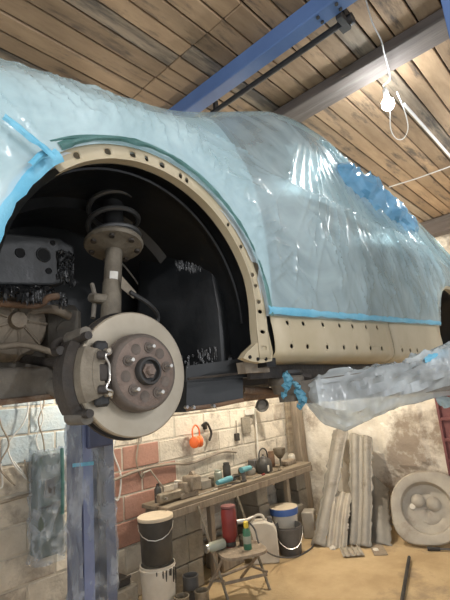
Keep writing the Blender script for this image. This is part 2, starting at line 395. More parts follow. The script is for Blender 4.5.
# board ceiling
ceiling = struct(MB().box(((XB + WX) / 2, (YB + WY) / 2, CZ + 0.06), (WX - XB + 0.3, WY - YB + 0.3, 0.06)), 'ceiling', M['gap'])
PW = 0.114; segs = [(XB, 1.44), (1.44, WX)]
plank_cache = {}
k = 0; y = YB
while y < WY - 0.02:
    wd = PW * random.choice((0.9, 1.0, 1.0, 1.12)); wd = min(wd, WY - y)
    for si, (a, b) in enumerate(segs):
        key = 'plank_dark' if random.random() < (0.22 if si == 0 else 0.3) else 'plank'
        ck = (si, round(wd, 3), key)
        if ck not in plank_cache:
            me = MB().bbox((0, 0, 0), (b - a - 0.004, wd - 0.010, 0.024), 0.004).mesh('plank', smooth=False); me.materials.append(M[key]); plank_cache[ck] = me
        put(plank_cache[ck], None, 'plank', ((a + b) / 2, y + wd / 2, CZ + 0.014 + random.uniform(-0.004, 0.004)), ceiling)
    y += wd

# blue steel roof beam (an I section, running across)
def ibeam(xc, z0, z1, fw, y0, y1):
    mb = MB(); yc = (y0 + y1) / 2; ln = y1 - y0
    mb.box((xc, yc, z0 + 0.006), (fw, ln, 0.012)); mb.box((xc, yc, z1 - 0.006), (fw, ln, 0.012)); mb.box((xc, yc, (z0 + z1) / 2), (0.010, ln, z1 - z0 - 0.024))
    return mb
t = thing('roof_beam', (1.715, WY, 3.50), 'blue painted steel girder under the boarded ceiling', 'beam')
MB().bbox((1.715, (YB + WY) / 2, 3.549), (0.09, WY - YB, 0.098), 0.006).build('girder', M['blue_steel'], t, smooth=False)
for yb in (0.66, 0.76, 1.9, 2.0):
    MB().lathe([(0, 0), (0.009, 0), (0.009, -0.007), (0, -0.007)], (1.735, yb, 3.50), n=8).build('bolt', M['black_iron'], t)
    MB().lathe([(0, 0), (0.009, 0), (0.009, -0.007), (0, -0.007)], (1.695, yb, 3.50), n=8).build('bolt', M['black_iron'], t)
single(MB().bbox((2.31, (YB + WY) / 2, 3.565), (0.18, WY - YB, 0.066), 0.008), 'timber_beam', M['beam_wood'], 'broad grey timber beam crossing the ceiling beyond the blue girder', 'beam', smooth=False)
single(MB().bbox((5.42, (YB + WY) / 2, 3.50), (0.16, WY - YB, 0.19), 0.008), 'timber_beam', M['beam_wood'], 'dark timber beam along the top of the plaster end wall', 'beam', smooth=False)
# black pipe beneath the ceiling with its clamp
t = thing('ceiling_pipe', (1.92, 0.72, 3.5), 'thin black pipe slung beside the blue roof beam', 'pipe')
MB().tube([(1.85, 0.70, 3.53), (1.85, 3.7, 3.53)], 0.016, 10).build('pipe', M['black_iron'], t)
mb = MB().box((1.85, 0.70, 3.545), (0.05, 0.045, 0.11)); mb.box((1.81, 0.685, 3.50), (0.10, 0.03, 0.035)); mb.lathe([(0, -0.03), (0.028, -0.03), (0.028, 0.03), (0, 0.03)], (1.85, 0.68, 3.52), (0, 1, 0), 10)
mb.build('clamp', M['black_iron'], t)
for yb in (1.6, 2.6, 3.5):
    MB().box((1.85, yb, 3.57), (0.03, 0.02, 0.06)).build('bracket', M['black_iron'], t)
# white conduit along the boards and a thin wire across them
a = at(404, 104, 2, 3.575); b = at(450, 156, 2, 3.575); d = (b - a) / np.linalg.norm(b - a)
single(MB().tube([a, a + d * 3.2], 0.011, 8), 'cable_conduit', M['cable_white'], 'straight white conduit running along the roof boards', 'conduit')
a = at(389, 187, 2, 3.58); b = at(447, 167, 2, 3.58)
single(MB().tube([a, (a + b) / 2 + [0, 0, -0.01], b + (b - a) * 0.6], 0.006, 6), 'ceiling_wire', M['cable_white'], 'thin white wire crossing the far roof boards', 'wire')

# ------------------------------------------------------------------ bare lamps
def bulb(loc, label, key, r=0.038, cord_pts=None):
    loc = Vector(loc); t = thing('pendant_bulb', (loc.x, loc.y, loc.z - r), label, 'lamp')
    prof = [(0.0001, -r)] + [(r * math.sin(a), -r * math.cos(a)) for a in np.linspace(0.25, 2.5, 9)] + [(0.013, r * 1.35)]
    MB().lathe(prof, loc, n=18).build('glass_bulb', M[key], t)
    MB().lathe([(0.0, r * 1.35), (0.015, r * 1.35), (0.017, r * 1.6), (0.017, r * 2.6), (0.008, r * 2.9), (0, r * 2.9)], loc, n=14).build('lamp_holder', M['socket'], t)
    if cord_pts is None: cord_pts = [loc + Vector((0, 0, r * 2.8)), Vector((loc.x, loc.y, CZ))]
    MB().tube(cord_pts, 0.0035, 6).build('cord', M['cable_white'], t)
    return t
b0 = at(388, 104, 2, 3.38)
c0 = [b0 + [0, 0, 0.09], b0 + [-.02, .0, .12]] + [at(*p, 2, z) for p, z in (((390, 78), 3.49), ((384, 52), 3.44), ((381, 40), 3.44), ((372, 22), 3.52), ((366, 0), 3.58))]
tb = bulb(b0, 'glaring bare bulb hanging under the ceiling past the grey timber beam', 'bulb', cord_pts=bez(c0, 8))
lp = [at(*p, 2, 3.44) for p in ((397, 92), (405, 112), (408, 128), (404, 138), (397, 139), (391, 130), (390, 112))]
MB().tube(bez(lp, 8), 0.0035, 6).build('cord_loop', M['cable_white'], tb)
bulb(at(490, 172, 2, 3.22), 'bare bulb hanging near the end wall, right of the view', 'bulb')
bulb((4.2, 2.95, 2.75), 'warm bare bulb hanging behind the raised car by the corner', 'bulb_warm')
bulb((2.2, 3.35, 2.40), 'warm bare bulb hanging behind the raised car over the bench', 'bulb_warm_small')
bulb((-0.55, -0.55, 2.95), 'bare bulb hanging over the aisle in front of the car', 'bulb_strong')
bulb((1.0, -1.3, 2.95), 'bare bulb hanging beside the near lift column', 'bulb_strong')
# ------------------------------------------------------------------ the car on the lift
SY = 0.75                                   # plane of the near side of the car
AX, AZ, AR = 0.623, 1.957, 0.384            # front wheel arch
BX, BZ, BR = 2.975, 1.935, 0.372            # rear wheel arch
CYM = 1.60                                  # centre line of the car
car = thing('car', (1.9, CYM, 1.70), 'stripped car raised on the lift under masking film, front wheel off', 'car')

_xs = [-.55, -.3, 0, .3, .6, .86, 1.05, 1.28, 1.55, 1.8, 2.13, 2.35, 3.14, 3.72, 4.16, 4.4]
_zd = [2.25, 2.35, 2.455, 2.518, 2.580, 2.650, 2.74, 2.868, 3.005, 3.08, 3.10, 3.06, 3.035, 2.89, 2.735, 2.44]
_yd = [.98, .93, .90, .885, .885, .90, .92, .96, .985, 1.0, 1.0, 1.0, 1.0, 1.0, 1.0, 1.06]
def sm(xs, ys, x):
    return float((np.interp(x - .06, xs, ys) + np.interp(x, xs, ys) + np.interp(x + .06, xs, ys)) / 3)
def profile(x, n, lift=0.0):
    """section of the body at x from the sill line up to the centre line: (y, z)"""
    zd = sm(_xs, _zd, x); yd = sm(_xs, _yd, x); zb = min(2.50, zd - 0.10)
    side = SY - 0.006
    nose = max(0.0, -0.05 - x) ** 1.5 * 0.9 + max(0.0, x - 4.0) ** 1.5 * 0.9
    P = [(side + 0.008 + nose, 1.78), (side + nose, 1.95), (side - 0.008 + nose, 2.15), (side + 0.004 + nose, 2.33), (side + 0.045 + nose * .6, zb), (yd, zd), (yd + 0.13, zd + 0.045), (CYM, zd + 0.085)]
    Q = np.array(bez([(a, b, 0) for a, b in P], 14))[:, :2]
    s = np.r_[0, np.cumsum(np.hypot(*np.diff(Q, axis=0).T))]; u = np.linspace(0, s[-1], n)
    return np.c_[np.interp(u, s, Q[:, 0]), np.interp(u, s, Q[:, 1])]

def sill_top(x): return np.interp(x, [0.9, 1.045, 1.918, 2.6], [1.965, 1.969, 2.003, 2.029])
def cut(x, z, R1=AR, R2=BR):
    """signed distance, negative where the film and the outer panels are cut away"""
    x = np.asarray(x, float); z = np.asarray(z, float)
    def arch(cx, cz, R): return np.where(z > cz, np.hypot(x - cx, z - cz) - R, np.abs(x - cx) - R)
    g = np.minimum(arch(AX, AZ, R1), arch(BX, BZ, R2))
    mid = (x > AX) & (x < BX)
    return np.minimum(g, np.where(mid, z - sill_top(x), z - 1.86))

def skin(x0, x1, nx, nv, cutR=(AR, BR), inset=0.0, wr=None):
    X = np.linspace(x0, x1, nx); P = np.array([profile(x, nv) for x in X])
    Yg, Zg = P[..., 0].copy(), P[..., 1].copy(); Xg = np.repeat(X[:, None], nv, 1)
    ty, tz = np.gradient(Yg, axis=1), np.gradient(Zg, axis=1); l = np.hypot(ty, tz); ny_, nz_ = -tz / l, ty / l     # outward
    side = (np.abs(tz) / l > 0.55) & (Yg < 1.0)
    h = max((x1 - x0) / nx, 0.012)
    for it in range(2):
        g = cut(Xg, Zg, *cutR); e = 1e-3
        gx = (cut(Xg + e, Zg, *cutR) - cut(Xg - e, Zg, *cutR)) / (2 * e); gz = (cut(Xg, Zg + e, *cutR) - cut(Xg, Zg - e, *cutR)) / (2 * e)
        sel = (np.abs(g) < h * 0.62) & (Yg < 0.95)
        Xg = np.where(sel, Xg - g * gx, Xg); Zg = np.where(sel, Zg - g * gz, Zg)
    g = cut(Xg, Zg, *cutR); keep = (g > -2e-3) | (Yg > 0.95)
    d = -inset + (wr(Xg, Yg, Zg, np.maximum(g, 0)) if wr else 0.0)
    Yo = Yg + ny_ * d; Zo = Zg + nz_ * d
    return Xg, Yo, Zo, keep

def grid_faces(keep, pred=None):
    nx, nv = keep.shape; F = []
    k = keep[:-1, :-1] & keep[1:, :-1] & keep[1:, 1:] & keep[:-1, 1:]
    for i, j in zip(*np.nonzero(k)):
        if pred is None or pred(i, j): F.append((i * nv + j, (i + 1) * nv + j, (i + 1) * nv + j + 1, i * nv + j + 1))
    return F
def compact(V, F):
    used = sorted({i for f in F for i in f}); mp = {u: k for k, u in enumerate(used)}
    return [V[u] for u in used], [tuple(mp[i] for i in f) for f in F]

# --- body panels under the film (both sides)
Xg, Yg, Zg, keep = skin(-0.5, 4.35, 98, 40, cutR=(AR - 0.004, BR - 0.004), inset=0.014)
V = np.stack([Xg, Yg, Zg], -1).reshape(-1, 3)
cxf = lambda i, j: (Xg[i, j] + Xg[i + 1, j]) / 2; cyf = lambda i, j: (Yg[i, j] + Yg[i, j + 1]) / 2; czf = lambda i, j: (Zg[i, j] + Zg[i, j + 1]) / 2
def region(i, j):
    x, y, z = cxf(i, j), cyf(i, j), czf(i, j)
    belt = 2.50; zd = sm(_xs, _zd, x)
    if x < 1.06 + max(0, z - 2.2) * 0.0:
        return 'bonnet' if (y > 0.90 and z > zd - 0.02) else 'front_wing'
    if z < min(belt, zd - 0.10): return 'door' if x < 2.02 else 'rear_quarter'
    if z > zd - 0.17 and y < 1.06 and 1.08 < x < 2.15: return 'window_frame'
    if y < 0.995 and z < zd - 0.045 and 1.36 + (z - belt) * 0.5 < x < 3.3: return 'side_window'
    if x < 1.75 and y > 1.02: return 'windscreen'
    if 3.35 < x and y > 1.02: return 'tailgate'
    return 'roof'
regs = {}
nv = keep.shape[1]
for f in grid_faces(keep):
    i, j = divmod(f[0], nv); regs.setdefault(region(i, j), []).append(f)
pm = {'window_frame': 'rubber', 'bonnet': 'paint_pale', 'front_wing': 'paint_pale', 'door': 'paint_grey', 'rear_quarter': 'paint_grey', 'side_window': 'paint_pale', 'windscreen': 'glass_dark', 'roof': 'paint_grey', 'tailgate': 'paint_grey'}
for nm, F in regs.items():
    v1, f1 = compact(V.tolist(), F)
    for s in (1, -1):
        if nm in ('bonnet', 'roof', 'windscreen', 'tailgate'):
            if s < 0: continue
            v2 = v1 + [(x, 2 * CYM - y, z) for x, y, z in v1]; f2 = f1 + [tuple(k + len(v1) for k in f[::-1]) for f in f1]
        else:
            v2 = v1 if s > 0 else [(x, 2 * CYM - y, z) for x, y, z in v1]; f2 = f1
        MB().add(v2, f2).build(nm, M[pm[nm]], car)

G = []
for i in range(13):
    a_ = PI * i / 12; G.append([(1.22 + .15 * math.sin(a_) * math.cos(b_), .945 + .035 * math.sin(a_) * math.sin(b_) - .02 * math.cos(a_), 2.735 - .055 * math.cos(a_) + .03 * math.sin(a_) * math.cos(b_)) for b_ in np.linspace(0, 2 * PI, 25)])
MB().grid(G).build('dark_shape', M['hole'], car)  # invented dark shape, added under the film to show as a dark patch
# --- primed wheel arch flange with its row of punched holes
def holed_strip(P, us, vs_, holes, thick, name, m, parent):
    """P(u, v) -> 3D; a strip u0..u1 x v0..v1 split in cells; holes: (u, v, ru, rv)"""
    mb = MB(); v0, v1 = vs_; N = 16; K = (-1, -math.tan(PI / 8), 0, math.tan(PI / 8), 1); Q = 1.5
    cuts = sorted(set([us[0], us[1]] + [round(h[0] - h[2] * Q, 5) for h in holes] + [round(h[0] + h[2] * Q, 5) for h in holes]))
    hole_by = {}
    for h in holes: hole_by.setdefault(round(h[0] - h[2] * Q, 5), []).append(h)
    bands = sorted({(h[1], h[3]) for h in holes}); V = []; pos = v0
    for vc, rv in bands:
        n = max(1, int((vc - rv * Q - pos) / 0.06)); V += [pos + (vc - rv * Q - pos) * i / n for i in range(n)]
        V += [vc + k * rv * Q for k in K[:-1]]; pos = vc + rv * Q
    n = max(1, int((v1 - pos) / 0.06)); V += [pos + (v1 - pos) * i / n for i in range(n + 1)]
    for a, b in zip(cuts[:-1], cuts[1:]):
        hs = hole_by.get(a, [])
        if hs: U = [(a + b) / 2 + k * (b - a) / 2 for k in K]
        else:
            n = max(1, int((b - a) / us[2])); U = [a + (b - a) * i / n for i in range(n + 1)]
        k0 = 0
        spans = []
        for h in sorted(hs, key=lambda h: h[1]):
            lo = min(range(len(V)), key=lambda i: abs(V[i] - (h[1] - h[3] * Q))); spans.append((k0, lo)); k0 = lo + 4
        spans.append((k0, len(V) - 1))
        for lo, hi in spans:
            if hi > lo: mb.grid([[P(u_, v_) for v_ in V[lo:hi + 1]] for u_ in U])
        for h in hs:
            outer = []; inner = []
            for k in range(N):
                t_ = 2 * PI * k / N; cx, cy = math.cos(t_), math.sin(t_); m_ = max(abs(cx), abs(cy))
                outer.append(P(h[0] + cx / m_ * (b - a) / 2, h[1] + cy / m_ * h[3] * Q)); inner.append(P(h[0] + cx * h[2], h[1] + cy * h[3]))
            mb.add(outer + inner, [(k, (k + 1) % N, N + (k + 1) % N, N + k) for k in range(N)])
    # weld the cells
    key = {}; mp = []; nv = []
    for p in mb.v:
        k = tuple(round(c, 5) for c in p)
        if k not in key: key[k] = len(nv); nv.append(p)
        mp.append(key[k])
    mb.v = nv; mb.f = [f for f in (tuple(dict.fromkeys(mp[i] for i in f)) for f in mb.f) if len(f) > 2]
    o = mb.build(name, m, parent)
    md = o.modifiers.new('sheet', 'SOLIDIFY'); md.thickness = thick; md.offset = 0
    return o

def archP(u, v):        # u: angle along the arch in rad from the rear foot, v: 0 inner .. 1 outer
    wd = 0.034 + 0.016 * max(0, min(1, (0.35 - u) / 0.4))
    r = AR + 0.004 - wd * (1 - v)
    if u < 0: return (AX + r, SY + 0.004, AZ + u * AR)
    return (AX + r * math.cos(u), SY + 0.004 + 0.004 * math.sin(v * PI), AZ + r * math.sin(u))
holes = [(u, 0.5, ru * 1.25, 0.23) for u, ru, rv in ((-.22, .011, .12), (-.10, .011, .12), (.06, .013, .14), (.14, .013, .14), (.27, .011, .12), (.36, .013, .15), (.60, .012, .13), (.80, .010, .12),
         (1.275, .013, .17), (1.335, .013, .17), (1.50, .019, .2), (1.63, .012, .13), (1.74, .019, .2), (1.93, .020, .2), (2.16, .018, .2))]
holed_strip(archP, (-0.30, 2.33, 0.06), (0.0, 1.0), holes, 0.003, 'wheel_arch_flange', M['primer'], car)
# return lip and foot of the arch
mb = MB(); G = []
for u in np.linspace(-0.30, 2.33, 60):
    wd = 0.034 + 0.016 * max(0, min(1, (0.35 - u) / 0.4)); r = AR + 0.004 - wd
    p = (AX + r, AZ + u * AR) if u < 0 else (AX + r * math.cos(u), AZ + r * math.sin(u))
    G.append([(p[0], SY + 0.004, p[1]), (p[0], SY + 0.030, p[1])])
mb.grid(G); mb.build('arch_return_lip', M['primer'], car)
mb = MB(); foot = [at(*p, 1, SY + 0.006) for p in ((247, 352), (262, 338), (268, 330), (273, 352), (272, 361), (262, 363), (250, 361), (243, 358))]
mb.prism(foot, (0, 0.02, 0)); mb.build('arch_foot_panel', M['primer'], car)
for p in ((250, 357), (258, 359), (266, 359)):
    q = at(*p, 1, SY + 0.004); MB().lathe([(0, -0.002), (0.005, -0.002), (0.005, 0.004)], q, (0, 1, 0), 8).build('bolt_hole', M['hole'], car)

# --- sill, two panels with a seam, each with its two rows of holes
def sillP(x, v):
    zt = float(sill_top(x)) + 0.004; zb = 1.832 + (x - 1.02) * -0.006
    z = zb + (zt - zb) * v
    y = SY + 0.002 - 0.009 * math.sin(min(1, v * 1.1) * PI) * (1 - v * .4) + 0.05 * max(0, 0.22 - v) / 0.22 * max(0, 0.22 - v) / 0.22
    return (x, y, z)
xseam = at(392, 345, 1, SY)[0]
def sx(px, py=345): return at(px, py, 1, SY)[0]
up = [287, 306, 326, 343, 355, 368, 380, 388]; lo = [290, 303, 322, 338, 352, 366, 376, 388]
h1 = [(sx(p, 322), 0.84, 0.009, 0.05) for p in up[:1]] + [(sx(p, 324), 0.84, 0.009, 0.05) for i, p in enumerate(up[1:7])]
h2 = [(sx(p), 0.33, 0.009, 0.05) for p in lo[:7]]
hs = []
for a_, b_ in zip(h1, h2):         # pair the rows so that each cell carries both
    x_ = (a_[0] + b_[0]) / 2; hs += [(x_, a_[1], a_[2], a_[3]), (x_, b_[1], b_[2], b_[3])]
xs_used = sorted({h[0] for h in hs})
holed_strip(sillP, (1.028, xseam - 0.004, 0.05), (0.0, 1.0), hs, 0.003, 'sill_panel', M['primer'], car)
h3 = []
for p in (400, 408, 415, 422, 430): h3 += [(sx(p), 0.30, 0.010, 0.05)]
holed_strip(sillP, (xseam + 0.004, 2.60, 0.05), (0.0, 1.0), h3, 0.003, 'sill_panel', M['primer'], car)
MB().box((1.83, SY + 0.09, 1.92), (1.56, 0.02, 0.19)).build('sill_inner', M['underseal'], car, smooth=False)
mb = MB().box((1.80, SY + 0.075, 1.815), (1.62, 0.012, 0.05)); mb.build('sill_pinch_weld', M['grime_shade'], car, smooth=False)
# A-post base between arch and sill
MB().prism([(1.0, SY + .012, 1.82), (1.045, SY + .012, 1.82), (1.05, SY + .012, 2.0), (1.0, SY + .012, 2.0)], (0, 0.05, 0)).build('post_base', M['underseal'], car, smooth=False)

# --- underbody
MB().bbox((1.95, CYM, 1.845), (1.95, 1.44, 0.05), 0.01).build('floor_pan', M['underseal'], car, smooth=False)
for yy_ in (1.15, 2.05):
    MB().bbox((1.85, yy_, 1.80), (1.6, 0.08, 0.06), 0.01).build('floor_rail', M['grime_shade'], car, smooth=False)
MB().tube(bez([(0.9, 1.25, 1.76), (1.3, 1.4, 1.74), (2.4, 1.45, 1.75), (3.6, 1.5, 1.78)], 8), 0.028, 12).build('exhaust_pipe', M['rust'], car)

# --- rear arch
mb = MB(); G = []
for u in np.linspace(-0.35, PI + 0.35, 50):
    def pt(r): return (BX + r, BZ + u * BR) if u < 0 else ((BX - r, BZ - (u - PI) * BR) if u > PI else (BX + r * math.cos(u), BZ + r * math.sin(u)))
    row = []
    for r, y in ((BR + .002, SY + .002), (BR - .018, SY + .004), (BR - .020, SY + .03)):
        a_ = pt(r); row.append((a_[0], y, a_[1]))
    G.append(row)
mb.grid(G); mb.build('rear_arch_flange', M['primer'], car)
def liner(cx, cz, prof, u0, u1, n=48):
    G = []
    for u in np.linspace(u0, u1, n):
        row = []
        for r, y in prof:
            if u < 0: p = (cx + r, cz + u * 0.38)
            elif u > PI: p = (cx - r, cz - (u - PI) * 0.38)
            else: p = (cx + r * math.cos(u), cz + r * math.sin(u))
            row.append((p[0], y, p[1]))
        G.append(row)
    return MB().grid(G)
liner(BX, BZ, ((BR - .02, SY + .03), (BR - .03, SY + .06), (BR - .03, 1.05), (BR - .06, 1.08)), -0.4, PI + 0.4).build('rear_wheel_liner', M['underseal'], car)
MB().prism([(BX - .4, 1.08, 1.79), (BX + .4, 1.08, 1.79), (BX + .4, 1.08, 2.3), (BX - .4, 1.08, 2.3)], (0, 0.02, 0)).build('rear_inner_wing', M['underseal'], car, smooth=False)

# --- front wheel well
liner(AX, AZ, ((AR - .032, SY + .028), (AR - .012, SY + .05), (AR - .006, SY + .12), (AR - .008, SY + .30), (AR - .03, SY + .32), (AR - .035, SY + .47)), -0.30, PI + 0.25, 64).build('wheel_liner', M['underseal'], car)
# rib standing off the liner, curving down the rear of the well
rb = [(AX + (AR - .02) * math.cos(u), 0.83, AZ + (AR - .02) * math.sin(u)) for u in np.linspace(2.5, 0, 30)]
MB().tube(rb, 0.005, 6).build('liner_seam', M['underseal'], car)
# inner wing wall
mb = MB(); G = []
for u in np.linspace(-0.3, PI + 0.25, 48):
    row = []
    for k in range(9):
        r = (AR - .03) * k / 8; 
        p = (AX + r, AZ + u * .38 * (k / 8)) if u < 0 else ((AX - r, AZ - (u - PI) * .38 * (k / 8)) if u > PI else (AX + r * math.cos(u), AZ + r * math.sin(u)))
        row.append((p[0], SY + .47 + 0.02 * vnoise(p[0] * 9, p[1] * 9), p[1]))
    G.append(row)
mb.grid(G); mb.build('inner_wing', M['underseal'], car)
# bulkhead panel at the rear of the well
bp_ = [at(137, 262, 1, 1.15), at(152, 249, 1, 1.10), at(203, 241, 1, .93), at(212, 255, 1, .91), at(222, 310, 1, .885), at(226, 372, 1, .875), at(140, 384, 1, 1.13), at(136, 320, 1, 1.15)]
mb = MB().prism(bp_, (0.05, 0.02, 0)); o = mb.build('bulkhead_panel', M['underseal'], car)
md = o.modifiers.new('bev', 'BEVEL'); md.width = 0.012; md.segments = 3
# wet patches of fresh underseal, real dribbles standing on the panel
def dribbles(origin, ex, ez, nrm, w_, h_, n, seed, name, parent):
    r = random.Random(seed); mb = MB(); origin, ex, ez, nrm = map(lambda q: np.array(q, float), (origin, ex, ez, nrm))
    for k in range(n):
        a, b = r.random(), r.random(); ln = r.uniform(0.008, 0.03); rr = r.uniform(0.0015, 0.0035)
        p = origin + ex * a * w_ + ez * b * h_ + nrm * rr * .4
        mb.tube([p, p - ez * ln * .5 + ex * r.uniform(-.003, .003), p - ez * ln], [rr, rr * 1.3, rr * .6], 5)
    return mb.build(name, M['wet_underseal'], parent, kind='stuff')
e1 = (bp_[2] - bp_[1]); w1 = np.linalg.norm(e1); e1 = e1 / w1
dribbles(bp_[1] + e1 * w1 * .45 + [-.002, 0, -0.085], e1, [0, 0, 1], [-.93, -.36, 0], w1 * .5, 0.035, 60, 3, 'wet_underseal_patch', car)
e2 = (bp_[5] - bp_[6]); w2 = np.linalg.norm(e2); e2 = e2 / w2
dribbles(bp_[6] + e2 * w2 * .42 + [-.002, 0, 0.03], e2, [0, 0, 1], [-.93, -.36, 0], w2 * .5, 0.05, 50, 5, 'wet_underseal_patch', car)
# lower lip / tray below the bulkhead
tr = [at(187, 378, 1, 0.93), at(243, 372, 1, 0.86), at(243, 402, 1, 0.86), at(215, 408, 1, 0.89), at(186, 412, 1, 0.93)]
mb = MB().prism(tr, (0.03, 0.22, 0)); mb.build('splash_tray', M['underseal'], car, smooth=False)
lo_ = [at(186, 409, 1, 0.925), at(215, 405.5, 1, 0.885), at(243, 400, 1, 0.855)]
MB().tube(lo_, 0.006, 6).build('tray_edge', M['rust'], car)
for p in ((186, 407), (193, 407.5), (213, 406), (240, 401)):
    q = at(*p, 1, 0.87 if p[0] > 200 else 0.91); MB().lathe([(0, -.006), (0.005, -.006), (0.005, .004), (0, .004)], q, (0, 1, 0), 8).build('clip', M['steel'], car)
st = [at(186, 370, 1, 0.92), at(262, 352, 1, 0.82)]
MB().prism([at(186, 366, 1, .93), at(246, 358, 1, .84), at(262, 366, 1, .82), at(262, 376, 1, .82), at(186, 382, 1, .93)], (0.02, 0.06, 0)).build('sill_end_closing_panel', M['underseal'], car, smooth=False)
MB().tube([at(188, 379, 1, .90), at(225, 375, 1, .86), at(262, 371, 1, .80)], 0.004, 6).build('brake_pipe', M['grime_shade'], car)
MB().prism([at(244, 362, 1, .80), at(268, 362, 1, .79), at(270, 372, 1, .79), at(246, 373, 1, .80)], (0, .03, 0)).build('jacking_bracket', M['dirty_alloy'], car, smooth=False)
MB().tube([at(243, 390, 1, .92), at(288, 392, 1, .90)], 0.011, 10).build('subframe_bolt_tube', M['rust'], car)

# chassis rail at the front of the well, with holes
ry = 1.10
q = [at(p[0], p[1], 1, ry) for p in ((-40, 228), (60, 238), (74, 246), (76, 262), (70, 281), (52, 285), (-40, 284))]
mb = MB().prism(q, (0, 0.09, 0)); o = mb.build('chassis_rail', M['rail_black'], car, smooth=False)
md = o.modifiers.new('bev', 'BEVEL'); md.width = 0.006; md.segments = 2
for px, py, rr in ((20, 253, .011), (43.5, 255, .017), (52.5, 243, .006), (48.5, 271, .007), (-8, 262, .014)):
    c = at(px, py, 1, ry); 
    MB().lathe([(rr * 1.25, -0.001), (rr * 1.15, -0.004), (rr, -0.002), (rr, 0.02)], c, (0, 1, 0), 18).build('rail_hole_rim', M['rail_black'], o if False else car)
    MB().lathe([(0, -0.0012), (rr, -0.0012), (rr, 0.01)], c, (0, 1, 0), 18).build('rail_hole', M['hole'], car)
dribbles(at(57, 278, 1, ry - .002), (1, 0, 0), (0, 0, 1), (0, -1, 0), 0.05, 0.085, 110, 8, 'wet_underseal_patch', car)
# shiny ledge below the rail
lg = [at(-40, 284, 1, ry - .01), at(52, 286, 1, ry - .01), at(56, 292, 1, ry - .02), at(-40, 291, 1, ry - .03)]
MB().prism(lg, (0, 0.10, 0)).build('rail_ledge', M['wet_underseal'], car, smooth=False)
dribbles(at(-10, 291, 1, ry - .035), (1, 0, 0), (0, 0, 1), (0, -1, 0), 0.19, 0.018, 120, 9, 'wet_underseal_patch', car)
# pipes and engine at the front
MB().tube(bez([at(-30, 300, 1, 1.10), at(10, 304, 1, 1.10), at(38, 305, 1, 1.08), at(48, 298, 1, 1.06), at(58, 296, 1, 1.06)], 8), 0.009, 10).build('coolant_pipe', M['rust'], car)
MB().tube(bez([at(-30, 312, 1, 1.16), at(20, 313, 1, 1.15), at(50, 309, 1, 1.13), at(70, 316, 1, 1.13)], 8), 0.012, 10).build('coolant_pipe', M['dirty_alloy'], car)
gb = at(14, 322, 1, 1.15)
mb = MB().lathe([(0, -.035), (.02, -.035), (.024, -.02), (.055, -.012), (.085, 0), (.10, .03), (.105, .09), (.12, .12), (.12, .25)], gb, (0, 1, 0), 30)
gbx = mb.build('gearbox_casing', M['dirty_alloy'], car)
for k in range(9):
    a_ = 2 * PI * k / 9; d_ = np.array([math.cos(a_), 0, math.sin(a_)])
    MB().tube([gb + d_ * .026 + [0, -.022, 0], gb + d_ * .085 + [0, -.004, 0], gb + d_ * .102 + [0, .04, 0]], 0.004, 5).build('casing_rib', M['dirty_alloy'], gbx)
mb = MB().bbox(at(-10, 372, 1, 1.26), (0.34, 0.14, 0.13), 0.02); mb.build('sump', M['pad_metal'], car)
mb = MB().bbox(at(30, 350, 1, 1.30), (0.24, 0.12, 0.22), 0.02); mb.build('engine_block', M['dirty_alloy'], car)
mb = MB().bbox(at(60, 340, 1, 1.20), (0.10, 0.10, 0.20), 0.02); mb.build('engine_mount', M['pad_metal'], car)
a_ = at(-30, 408, 1, 1.05); b_ = at(78, 395, 1, 1.05)
mb = MB().prism([a_, b_, b_ + [0, 0, .075], a_ + [0, 0, .085]], (0, .10, 0)); o = mb.build('subframe', M['pad_metal'], car); md = o.modifiers.new('bev', 'BEVEL'); md.width = .01; md.segments = 2
MB().tube([a_ + [0, -.006, .004], b_ + [0, -.006, .004]], 0.007, 8).build('subframe_seam', M['rust'], car)
MB().tube([at(40, 385, 1, 1.10), at(75, 392, 1, .98), at(100, 398, 1, .90)], [.022, .026, .022], 10).build('control_arm', M['pad_metal'], car)
MB().tube([at(20, 358, 1, 1.2), at(62, 365, 1, 1.0), at(95, 372, 1, .90)], [.012, .011, .014], 10).build('track_rod', M['grime_shade'], car)
MB().tube([at(96, 366, 1, 1.35), at(120, 372, 1, .95)], [.022, .02], 12).build('drive_shaft', M['grime_shade'], car)
MB().bbox(at(118, 372, 1, .91), (.10, .07, .16), .02).build('steering_knuckle', M['grime_shade'], car)

for k in range(5):
    p_ = at(18 + 9 * k, 344, 1, 1.23); MB().bbox(p_, (.008, .03, .17), .003).build('casing_rib', M['dirty_alloy'], car)
for px, py in ((8, 386), (30, 384), (52, 380)):
    MB().lathe([(0, -.012), (.009, -.012), (.009, 0), (.014, 0), (.014, .004)], at(px, py, 1, 1.18), (0, 1, 0), 6).build('casing_bolt', M['rust'], car)
MB().tube(bez([at(-20, 350, 1, 1.12), at(20, 345, 1, 1.10), at(45, 350, 1, 1.07), at(66, 358, 1, 1.0)], 8), .008, 10).build('hydraulic_hose', M['dirty_alloy'], car)
MB().lathe([(.0, -.05), (.028, -.05), (.034, -.03), (.034, .03), (.028, .05)], at(58, 330, 1, 1.20), (0, 1, .2), 18).build('mount_bush', M['pad_metal'], car)
